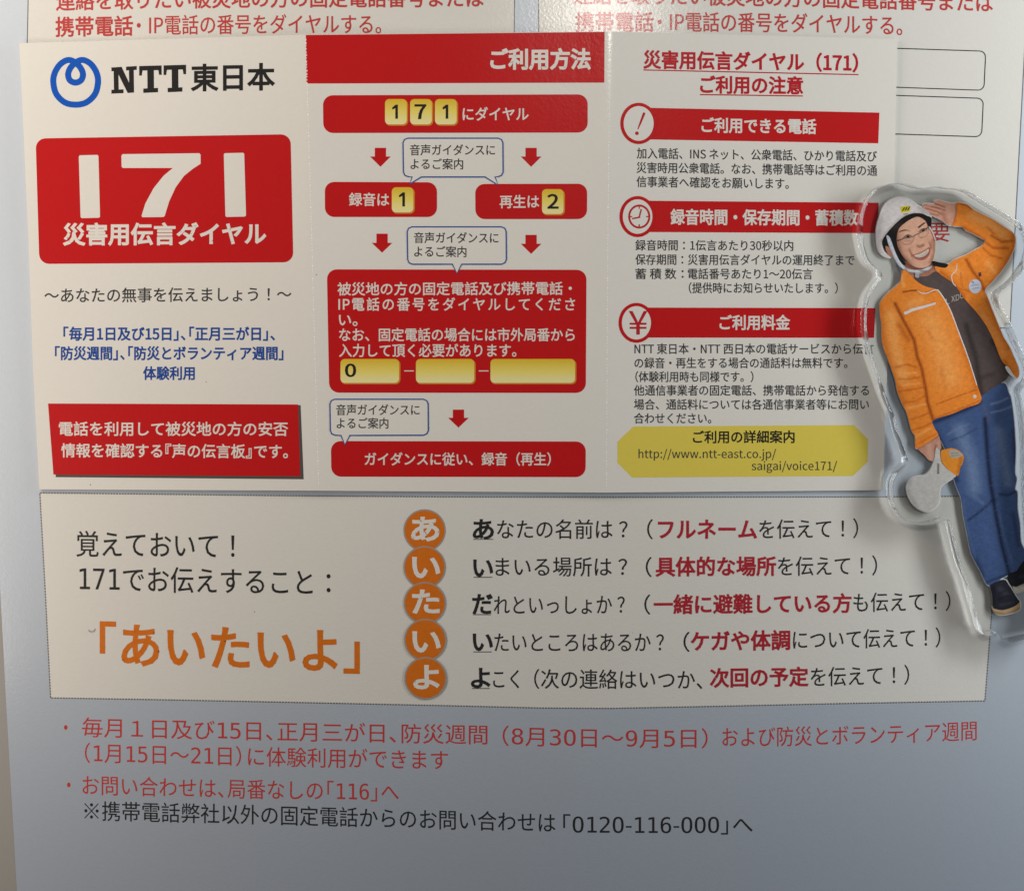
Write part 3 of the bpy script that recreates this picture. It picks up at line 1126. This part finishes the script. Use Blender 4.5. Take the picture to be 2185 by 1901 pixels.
HELMET = [(520, 850), (470, 848), (420, 818), (390, 770), (378, 700), (375, 620), (385, 540), (405, 470), (430, 390), (470, 330), (530, 292), (600, 275), (670, 285), (720, 310), (765, 345), (820, 375), (870, 410), (905, 455), (880, 457), (820, 432), (740, 427), (660, 452), (590, 502), (520, 572), (470, 632), (437, 690), (434, 745), (455, 800)]
FACE = [(570, 570), (620, 525), (700, 470), (760, 445), (820, 450), (862, 480), (885, 530), (905, 580), (930, 640), (945, 720), (940, 800), (922, 870), (885, 928), (825, 950), (760, 942), (700, 910), (650, 860), (610, 800), (580, 730), (566, 650)]
HAIR = [(437, 690), (470, 632), (520, 572), (590, 502), (660, 452), (740, 427), (820, 430), (890, 455), (908, 490), (905, 550), (880, 560), (850, 500), (780, 460), (700, 490), (630, 540), (590, 590), (575, 680), (590, 770), (625, 850), (660, 905), (640, 925), (590, 880), (545, 850), (490, 800), (450, 750)]
NECK = [(640, 880), (690, 1000), (760, 1060), (870, 1040), (940, 990), (928, 880), (800, 950)]
HAND = [(822, 352), (850, 335), (900, 336), (938, 345), (932, 318), (960, 305), (1010, 310), (1080, 330), (1160, 345), (1155, 420), (1135, 500), (1105, 540), (1060, 535), (1005, 492), (945, 462), (885, 430), (835, 390)]
ARM = [(940, 935), (1070, 910), (1130, 870), (1230, 830), (1320, 780), (1390, 740), (1420, 692), (1390, 668), (1300, 620), (1235, 590), (1205, 558), (1110, 545), (1130, 490), (1148, 410), (1145, 330), (1200, 330), (1260, 350), (1310, 392), (1400, 440), (1500, 490), (1600, 558), (1680, 610), (1710, 670), (1695, 770), (1640, 885), (1560, 1000), (1480, 1090), (1420, 1160),
       (1440, 1225), (1480, 1330), (1520, 1430), (1560, 1530), (1600, 1620), (1650, 1700), (1690, 1790), (1735, 1900), (1742, 1970), (1718, 2002), (1680, 1955), (1640, 1893), (1600, 1862), (1560, 1795), (1500, 1640), (1430, 1500), (1340, 1375), (1220, 1240), (1130, 1110), (1050, 1050), (980, 1000)]
SHIRT = [(750, 1035), (870, 1028), (950, 985), (1060, 1040), (1140, 1100), (1235, 1230), (1350, 1370), (1445, 1500), (1515, 1640), (1575, 1792), (1645, 1900), (1648, 1975), (1600, 2032), (1460, 2122), (1375, 2172), (1340, 2060), (1240, 1780), (1170, 1610), (1090, 1370), (1010, 1230), (950, 1160), (840, 1125), (765, 1080)]
JACKET = [(650, 955), (622, 1010), (610, 1080), (560, 1130), (480, 1200), (430, 1260), (410, 1315), (415, 1400), (430, 1500), (430, 1600), (445, 1700), (480, 1792), (520, 1900), (560, 2020), (580, 2120), (620, 2230), (670, 2330), (700, 2440), (715, 2500), (750, 2560), (753, 2660), (780, 2672), (860, 2625), (962, 2556), (970, 2530), (932, 2470), (925, 2402), (1100, 2345), (1240, 2285), (1380, 2225),
          (1350, 2080), (1255, 1800), (1185, 1605), (1105, 1375), (1025, 1230), (965, 1160), (850, 1125), (770, 1080), (700, 1010)]
JEANS = [(925, 2395), (1100, 2335), (1240, 2275), (1375, 2215), (1365, 2165), (1460, 2112), (1600, 2045), (1645, 2140), (1668, 2200), (1690, 2350), (1703, 2500), (1712, 2700), (1705, 2900), (1722, 2965), (1705, 3060), (1728, 3095), (1730, 3250), (1752, 3400), (1762, 3560), (1795, 3640), (1810, 3740), (1700, 3855), (1640, 3885), (1560, 3925), (1475, 3978), (1430, 3962), (1380, 3855), (1290, 3685), (1250, 3500), (1210, 3300), (1190, 3150),
         (1140, 3025), (1115, 2930), (1080, 2800), (1020, 2640), (965, 2550), (932, 2470)]
FAN = [(950, 2668), (985, 2700), (1000, 2800), (1060, 2872), (1142, 2932), (1100, 2965), (1005, 3030), (986, 3080), (985, 3160), (960, 3220), (900, 3268), (840, 3278), (760, 3240), (700, 3170), (667, 3085), (668, 3020), (705, 2968), (765, 2940), (835, 2930), (885, 2885), (922, 2810), (940, 2745)]
FANTOP = [(998, 2700), (1050, 2680), (1110, 2671), (1180, 2702), (1217, 2752), (1200, 2830), (1185, 2850), (1170, 2920), (1142, 2930), (1060, 2868), (1005, 2795)]
LOWHAND = [(775, 2668), (860, 2615), (965, 2550), (990, 2600), (1000, 2660), (985, 2690), (955, 2690), (948, 2740), (938, 2790), (885, 2788), (842, 2742)]
SHOE = [(1468, 3995), (1490, 3965), (1600, 3925), (1650, 3978), (1700, 4060), (1732, 4110), (1748, 4140), (1700, 4182), (1600, 4216), (1520, 4207), (1493, 4182), (1488, 4080)]
SOLE = [(1490, 4175), (1600, 4205), (1700, 4170), (1748, 4125), (1757, 4190), (1720, 4232), (1580, 4264), (1512, 4242)]
SHOE2 = [(1640, 3880), (1720, 3840), (1800, 3740), (1860, 3810), (1900, 3880), (1890, 3945), (1790, 3965), (1695, 3992)]
SOLE2 = [(1690, 3975), (1790, 3952), (1890, 3938), (1900, 3975), (1800, 4035), (1715, 4062)]
DOR, LOR, MOR = (186, 84, 14), (252, 174, 94), (238, 136, 46)
SK, SKD = (222, 168, 140), (160, 104, 82)

fig = Fig(1)
for sh in (HELMET, HAND, ARM, JACKET, FAN, JEANS, SHOE, SOLE):
    fig.ink(sh, 15, (226, 224, 220), 0, closed=True)
fig.shape(NECK, (178, 120, 94), [([(640, 900), (800, 970), (930, 900)], 45, (120, 74, 58), .8)], 1)
fig.shape(FACE, SK, [([(720, 620)], 90, (226, 176, 148), .6), ([(740, 520)], 70, (222, 172, 146), .55), ([(690, 770)], 60, (216, 158, 132), .5), ([(870, 680), (900, 700)], 40, (214, 158, 132), .5), ([(568, 600), (575, 700), (620, 830), (700, 920)], 40, (150, 96, 74), .7),
                     ([(925, 680), (938, 800), (900, 900)], 26, (158, 102, 80), .6), ([(775, 740), (800, 745), (830, 730)], 17, (150, 92, 74), .65), ([(800, 700)], 22, (228, 176, 150), .7), ([(700, 780), (725, 830)], 12, (150, 92, 74), .6), ([(890, 700), (905, 760)], 10, (150, 92, 74), .6),
                     ([(640, 690), (700, 690)], 16, (168, 112, 92), .4), ([(780, 890), (840, 900)], 30, (215, 160, 134), .5)], 2)
# brows, eyes, mouth
fig.shape([(592, 612), (622, 590), (662, 584), (706, 596), (662, 594), (624, 602)], (92, 66, 56), lay=3)
fig.shape([(776, 562), (805, 535), (838, 516), (850, 522), (820, 545), (790, 568)], (92, 66, 56), lay=3)
for ex, ey, an in ((680, 652, -.22), (826, 594, -.32)):
    a = np.linspace(0, 2 * math.pi, 18, endpoint=False)
    ca, sa = math.cos(an), math.sin(an)

    def ell(rx, ry, ox=0, oy=0):
        return [(ex + ox + rx * math.cos(k) * ca - ry * math.sin(k) * sa, ey + oy + rx * math.cos(k) * sa + ry * math.sin(k) * ca) for k in a]
    fig.shape(ell(33, 11), (176, 146, 132), lay=3, smooth=False)
    fig.shape(ell(15, 12, 3, 0), (52, 36, 32), lay=4, smooth=False)
    fig.ink([(ex - 44 * ca, ey - 44 * sa), (ex + 12 * sa, ey - 17), (ex + 42 * ca, ey + 42 * sa)], [4, 8, 5], (70, 48, 42), 5)
    fig.ink([(ex - 36 * ca, ey - 36 * sa + 8), (ex + 2, ey + 20), (ex + 38 * ca, ey + 38 * sa + 8)], [2, 4, 2], (158, 112, 92), 5)
fig.shape([(718, 826), (770, 812), (838, 782), (888, 752), (898, 790), (875, 846), (826, 876), (772, 872), (738, 850)], (172, 100, 90), lay=3)
fig.shape([(736, 828), (780, 818), (840, 792), (882, 764), (884, 800), (858, 838), (815, 858), (768, 856)], (132, 66, 60), lay=4)
fig.shape([(742, 830), (790, 816), (840, 792), (880, 768), (876, 806), (842, 838), (802, 852), (766, 850)], (222, 206, 188), [([(746, 846), (800, 852), (880, 805)], 16, (180, 150, 136), .5)], lay=5)
fig.ink([(772, 742), (786, 752), (804, 748), (826, 738), (838, 722)], [2, 5, 3, 5, 2], (160, 104, 84), 4)
for k in range(7):
    a_, b_ = (762 + k * 17, 824 - k * 8.2), (766 + k * 16, 850 - k * 7.6)
    fig.ink([a_, b_], [1.5, 2.5], (176, 150, 136), 6, smooth=False)
fig.ink([(690, 760), (706, 800), (716, 836), (734, 866)], [2, 6, 6, 2], (172, 116, 94), 4)
fig.ink([(880, 700), (904, 740), (910, 780)], [2, 6, 3], (172, 116, 94), 4)
face = parent_to(fig.build('printed_person', None))

g = Fig(8)
g.shape(HAIR, (26, 20, 20), [([(560, 560), (600, 540)], 40, (60, 48, 46), .5)])
parent_to(g.build('hair', None))
g = Fig(10)
g.shape([(468, 742), (500, 752), (532, 800), (545, 850), (520, 845), (480, 800)], (186, 124, 100))
g.shape(HELMET, (224, 215, 211), [([(390, 790), (385, 640), (430, 500)], 60, (176, 166, 164), .7), ([(560, 330), (640, 320)], 80, (230, 222, 218), .8), ([(437, 690), (520, 572), (660, 452), (820, 432)], 26, (172, 160, 156), .6), ([(480, 450), (450, 560)], 45, (218, 210, 206), .6), ([(800, 380), (890, 440)], 26, (178, 168, 166), .6)], 1)
g.ink([(570, 300), (566, 330)], 6, (236, 230, 226), 2)
g.shape([(604, 368), (698, 354), (706, 408), (622, 426)], (222, 202, 40), lay=2, smooth=False)
for k in range(3):
    x = 622 + k * 25
    g.shape([(x, 408 - k * 3), (x + 22, 372 - k * 3), (x + 36, 370 - k * 3), (x + 14, 407 - k * 3)], (60, 52, 24), lay=3, smooth=False)
g.ink([(638, 438), (680, 432)], 6, (120, 112, 100), 2)
parent_to(g.build('helmet', None))
g = Fig(14)
g.shape([(478, 640), (512, 662), (548, 760), (602, 880), (664, 952), (640, 965), (572, 902), (526, 800), (490, 710)], (186, 188, 196), [([(500, 680), (560, 830), (640, 950)], 10, (226, 228, 232), .7)])
g.ink([(548, 860), (590, 930), (615, 968), (655, 962)], [5, 8, 8, 6], (110, 110, 116))
g.shape([(655, 945), (700, 962), (760, 968), (830, 960), (905, 928), (900, 958), (835, 992), (792, 1012), (788, 1042), (752, 1038), (750, 1000), (690, 990)], (168, 168, 172), [([(690, 970), (780, 985), (880, 950)], 12, (216, 218, 222), .7), ([(800, 975), (850, 985)], 12, (96, 94, 96), .6)], 1)
g.ink([(880, 555), (915, 600), (945, 680), (955, 700)], [14, 9, 7, 5], (206, 206, 210), 1)
parent_to(g.build('chin_strap', None))
g = Fig(17)
g.ink([(578, 690), (612, 682), (640, 668), (690, 660), (745, 645)], [9, 8, 6, 6, 5], (64, 52, 52))
g.ink([(745, 645), (768, 628), (790, 626)], 6, (64, 52, 52))
g.ink([(790, 622), (830, 590), (872, 566), (884, 560)], [5, 6, 6, 8], (64, 52, 52))
g.ink([(622, 690), (640, 718), (690, 722), (732, 700), (745, 650)], 3.5, (150, 110, 96))
g.ink([(792, 630), (806, 660), (846, 652), (876, 622), (880, 570)], 3.5, (150, 110, 96))
for pl_ in ([(640, 678), (700, 668)], [(808, 618), (862, 602)]):
    g.ink([pl_[0], ((pl_[0][0] + pl_[1][0]) / 2, (pl_[0][1] + pl_[1][1]) / 2 - 3), pl_[1]], [1, 3, 1], (238, 214, 200))
parent_to(g.build('eyeglasses', None))
g = Fig(8)
g.shape(HAND, (212, 154, 130), [([(840, 350), (960, 375), (1040, 400)], 9, (146, 88, 70), .8), ([(850, 378), (960, 412), (1010, 440)], 8, (146, 88, 70), .8), ([(935, 335), (985, 350), (1040, 372)], 9, (140, 84, 66), .8), ([(900, 430), (980, 450)], 9, (150, 92, 74), .6), ([(1090, 380), (1110, 450)], 50, (212, 160, 136), .6), ([(1020, 430), (1050, 520)], 24, (176, 116, 94), .6), ([(1150, 345), (1130, 520)], 14, (156, 98, 76), .5), ([(840, 356), (900, 356)], 10, (218, 160, 138), .5)])
parent_to(g.build('hand', None))
g = Fig(8)
g.shape(LOWHAND, (196, 142, 120), [([(880, 2640), (900, 2760)], 34, (214, 166, 144), .6), ([(950, 2640), (945, 2700)], 12, (140, 88, 70), .7), ([(780, 2668), (960, 2556)], 18, (140, 84, 62), .6), ([(975, 2620), (985, 2670)], 12, (214, 164, 142), .5)], 1)
parent_to(g.build('hand', None))
g = Fig(8)
g.shape(SHIRT, (84, 72, 70), [([(870, 1060), (1000, 1150)], 60, (92, 80, 76), .5), ([(1290, 1500), (1380, 1760)], 80, (84, 72, 70), .6), ([(1240, 1500), (1330, 1800), (1380, 2150)], 36, (44, 36, 36), .6), ([(1500, 1640), (1580, 1800), (1640, 1940)], 40, (40, 32, 32), .7), ([(1380, 2000), (1500, 1960)], 30, (50, 42, 40), .4), ([(1450, 1880), (1560, 1990)], 26, (88, 76, 74), .4)])
g.frame('P')
for ch, x0, y0 in (('Ｌ', 1045, 1300), ('Ｘ', 1098, 1275), ('Ｄ', 1140, 1262), ('Ｕ', 1182, 1243)):
    g.text(ch, x0, x0 + 34, y0 - 25, y0 - 36, 76, 'photo', .012, lay=1, col=(176, 166, 158))
parent_to(g.build('shirt', None))
g = Fig(10)
seam = [(560, 1290), (640, 1450), (700, 1560), (742, 1640), (772, 1800), (812, 1900), (852, 2100), (872, 2240), (922, 2395)]
g.shape(JACKET, MOR, [
    ([(420, 1300), (440, 1600), (520, 1900), (640, 2250)], 34, DOR, .35), ([(520, 1400), (560, 1700), (640, 2000)], 70, LOR, .5), ([(900, 1450), (1000, 1700), (1080, 2000)], 150, LOR, .45), ([(700, 1300), (800, 1260)], 60, LOR, .4),
    (seam, 20, (150, 62, 8), .85), ([(600, 1500), (690, 1640)], 30, DOR, .5), ([(1180, 1640), (1270, 1900), (1350, 2150)], 30, DOR, .35), ([(960, 2250), (1200, 2160), (1350, 2110)], 7, DOR, .7), ([(930, 2390), (1240, 2275), (1380, 2215)], 12, DOR, .5),
    ([(560, 1900), (680, 1870), (770, 1900)], 12, DOR, .55), ([(590, 2010), (690, 2010), (800, 1990)], 12, DOR, .5), ([(600, 2130), (720, 2110), (830, 2090)], 12, DOR, .5), ([(640, 2240), (760, 2220), (850, 2170)], 11, DOR, .45), ([(700, 2400), (800, 2370), (890, 2330)], 11, DOR, .5), ([(720, 2500), (830, 2470), (920, 2420)], 11, DOR, .45),
    ([(600, 1960), (760, 1950)], 12, LOR, .5), ([(630, 2070), (790, 2050)], 12, LOR, .5), ([(680, 2290), (850, 2250)], 14, LOR, .5), ([(760, 2560), (900, 2480)], 16, LOR, .5), ([(755, 2640), (960, 2530)], 10, DOR, .4),
    ([(640, 1180), (720, 1165), (780, 1165)], 9, (120, 48, 6), .85), ([(850, 1185), (940, 1170)], 9, (130, 54, 8), .7), ([(620, 1030), (640, 1120)], 24, LOR, .5), ([(790, 1330), (950, 1270)], 8, DOR, .4), ([(880, 1560), (930, 1640)], 22, DOR, .25), ([(1000, 1900), (1040, 2100)], 26, DOR, .22)])
g.ink([(770, 1160), (810, 1188), (860, 1190), (950, 1160), (985, 1180), (1062, 1300), (1122, 1440), (1182, 1600), (1262, 1815), (1342, 2070)], [3, 8, 9, 9, 11, 11, 10, 10, 9, 8], (224, 216, 208), 1)
g.shape([(640, 1375), (720, 1338), (830, 1310), (945, 1278), (948, 1298), (840, 1332), (730, 1362), (655, 1398)], (222, 216, 212), lay=1, smooth=False)
g.disc((1322, 2178), 17, 17, 'photo', 1, n=16, col=blobs((216, 206, 196), []))
g.shape(ARM, MOR, [
    ([(1150, 340), (1130, 520)], 18, DOR, .4), ([(1300, 450), (1450, 520), (1600, 620)], 60, LOR, .5), ([(1210, 560), (1300, 610), (1410, 680)], 26, DOR, .6), ([(1690, 640), (1690, 770), (1560, 1000), (1430, 1150)], 26, DOR, .45), ([(1480, 640), (1580, 700), (1680, 690)], 14, (170, 78, 10), .6), ([(1420, 700), (1500, 760), (1640, 760)], 16, DOR, .65), ([(1400, 760), (1480, 830), (1580, 860)], 14, DOR, .6),
    ([(1440, 560), (1500, 620)], 14, DOR, .5), ([(1560, 640), (1650, 680)], 12, LOR, .5), ([(1240, 870), (1300, 980), (1380, 1080), (1410, 1160)], 18, (160, 70, 8), .75), ([(1450, 900), (1500, 980)], 40, LOR, .4), ([(1080, 950), (1180, 1000)], 40, LOR, .4), ([(1000, 990), (1110, 1080), (1220, 1220)], 22, DOR, .5), ([(1190, 1150), (1300, 1180)], 12, DOR, .5), ([(1190, 1000), (1200, 1130)], 10, DOR, .5),
    ([(1380, 1350), (1480, 1520), (1600, 1780)], 36, LOR, .3), ([(1430, 1240), (1520, 1460), (1650, 1720)], 20, DOR, .4), ([(1600, 1830), (1680, 1950)], 18, DOR, .5), ([(1180, 340), (1240, 350), (1290, 390)], 8, (150, 66, 10), .7)], 2)
g.shape([(915, 885), (990, 897), (1065, 915), (1040, 948), (970, 938), (930, 925)], (28, 22, 24), lay=3)
g.ink([(1152, 908), (1142, 975), (1102, 1020), (1112, 1090), (1142, 1125)], [5, 8, 8, 8, 6], (226, 214, 202), 3)
g.shape([(1355, 995), (1382, 990), (1385, 1030), (1360, 1035)], (84, 60, 56), lay=3, smooth=False)
g.disc((1325, 1126), 60, 68, 'photo', 3, n=28, col=blobs((200, 202, 214), [([(1320, 1110), (1340, 1150)], 30, (150, 160, 190), .6)]))
g.ink([(1290, 1075), (1315, 1095)], 8, (90, 90, 110), 4)
g.ink([(1290, 1120), (1330, 1108), (1358, 1112)], 5, (120, 130, 170), 4)
g.ink([(1300, 1150), (1335, 1142), (1360, 1140)], 5, (120, 130, 170), 4)
g.shape([(1612, 1895), (1640, 1893), (1690, 1965), (1720, 2004), (1700, 2006), (1640, 1950)], (226, 222, 218), lay=3)
parent_to(g.build('jacket', None))
g = Fig(7)
FADE, DK = (104, 124, 160), (22, 30, 58)
g.shape(JEANS, (64, 86, 130), [
    ([(1180, 2500), (1290, 2800), (1320, 3050)], 90, FADE, .75), ([(1560, 2500), (1600, 2800), (1640, 3000)], 60, FADE, .55), ([(1430, 3450), (1500, 3700)], 60, (70, 92, 140), .5), ([(1420, 2390), (1440, 2700), (1470, 3000), (1500, 3170)], 30, DK, .9), ([(1500, 3170), (1530, 3350), (1580, 3600), (1650, 3870)], 24, DK, .8),
    ([(940, 2420), (1240, 2300), (1380, 2235)], 26, DK, .65), ([(960, 2520), (1060, 2760), (1150, 2980)], 30, DK, .55), ([(1260, 3360), (1380, 3270), (1490, 3170)], 14, DK, .6), ([(1560, 3110), (1640, 3120), (1710, 3085)], 16, DK, .6), ([(1300, 3120), (1400, 3200)], 20, FADE, .4), ([(1390, 2240), (1440, 2330), (1450, 2420)], 16, (86, 88, 110), .5),
    ([(1480, 2250), (1560, 2230), (1640, 2190)], 12, (126, 142, 176), .5), ([(1480, 2330), (1580, 2310), (1680, 2270)], 10, (126, 142, 176), .5), ([(1060, 2540), (1160, 2480), (1260, 2440)], 10, (110, 128, 166), .5), ([(1080, 2600), (1200, 2560), (1340, 2480)], 10, (40, 54, 96), .5),
    ([(1320, 3700), (1400, 3880)], 26, DK, .45), ([(1690, 3300), (1740, 3600)], 24, DK, .4), ([(1560, 3300), (1600, 3500), (1680, 3760)], 12, (84, 106, 150), .5), ([(1440, 3950), (1640, 3870)], 16, (30, 42, 78), .6), ([(1210, 3160), (1240, 3400), (1330, 3720)], 10, (86, 106, 146), .45), ([(1690, 2500), (1705, 2800)], 22, DK, .4)])
for k in range(150):
    tt = (k * 0.618034) % 1.0
    yy = 2300 + 1600 * ((k * 0.7548777) % 1.0)
    xl_ = np.interp(yy, [2300, 2450, 2930, 3200, 3500, 3700, 3960], [1150, 960, 1140, 1210, 1265, 1310, 1450])
    xr_ = np.interp(yy, [2300, 2930, 3400, 3640, 3960], [1660, 1690, 1735, 1770, 1540])
    xx = xl_ + 20 + (xr_ - xl_ - 60) * tt
    ln = 30 + 50 * ((k * 0.37) % 1.0)
    dk = k % 3 == 0
    g.ink([(xx, yy), (xx + ln * .9, yy - ln * .35 + 8 * math.sin(k))], [1, 6, 1], (44, 60, 100) if dk else (92, 112, 150), 1, smooth=False)
parent_to(g.build('jeans', None))
g = Fig(9)
g.shape(SOLE2, (196, 190, 178), [([(1700, 4000), (1880, 3950)], 10, (120, 112, 104), .5)])
g.shape(SHOE2, (20, 20, 26), [([(1760, 3900), (1850, 3880)], 26, (44, 44, 54), .6)], 1)
parent_to(g.build('shoe', None))
g = Fig(9)
g.shape(SOLE, (186, 156, 118), [([(1500, 4235), (1620, 4262), (1750, 4200)], 14, (130, 104, 76), .6)], 2)
g.shape(SHOE, (34, 33, 44), [([(1560, 4010), (1620, 4060)], 40, (60, 58, 72), .6), ([(1500, 4000), (1500, 4160)], 20, (18, 17, 24), .7), ([(1540, 4120), (1640, 4080)], 10, (20, 19, 26), .7), ([(1560, 4060), (1640, 4020)], 8, (20, 19, 26), .6), ([(1560, 4170), (1690, 4140)], 16, (56, 54, 66), .5)], 3)
parent_to(g.build('shoe', None))
g = Fig(15)
g.shape(FAN, (196, 191, 185), [([(700, 2990), (680, 3080), (760, 3230)], 30, (158, 153, 148), .5)])
g.shape(FANTOP, (226, 140, 44), [([(1190, 2740), (1170, 2900)], 24, (190, 104, 22), .6)], 1)
g.shape([(1070, 2700), (1120, 2684), (1180, 2712), (1205, 2745), (1120, 2768), (1085, 2745)], (176, 166, 152), lay=2)
for y in (2715, 2738):
    g.ink([(1095, y + 8), (1170, y)], 5, (120, 106, 90), 3)
for k in range(6):
    y = 2822 + k * 17
    g.ink([(962, y), (984, y + 3)], 8, (96, 90, 88), 2, smooth=False)
    g.ink([(966, y + 9), (978, y + 9)], 4, (96, 90, 88), 2, smooth=False)
parent_to(g.build('hand_fan', None))

# ------------------------------------------------------------------ a stray fibre on the sheet
pp = np.array(catmull([(376, 676), (382, 683), (392, 684), (401, 679), (404, 672)], 5, False)) / 2 + np.array([0, 1005])
w3 = on_sheet(pp, np.zeros(len(pp)) + 0.00014)
cen = w3.mean(0)
bm = bmesh.new()
prev = None
for i, c in enumerate(w3 - cen):
    d = (w3[min(i + 1, len(w3) - 1)] - w3[max(i - 1, 0)])
    d = d / np.linalg.norm(d)
    s1 = np.cross(d, [0, 0, 1.0])
    s1 /= np.linalg.norm(s1)
    s2 = np.cross(s1, d)
    ringv = [bm.verts.new(tuple(c + (s1 * math.cos(a) + s2 * math.sin(a)) * 0.00005)) for a in np.linspace(0, 2 * math.pi, 6, endpoint=False)]
    if prev:
        for k in range(6):
            bm.faces.new((prev[k], prev[(k + 1) % 6], ringv[(k + 1) % 6], ringv[k]))
    prev = ringv
me = bpy.data.meshes.new('stray_fibre')
bm.to_mesh(me)
bm.free()
me.materials.append(M['s_grey'])
fo = bpy.data.objects.new('stray_fibre', me)
COL.objects.link(fo)
fo.location = tuple(cen)
fo['label'] = 'tiny curved grey fibre lying left of the large orange lettering'
fo['category'] = 'fibre'
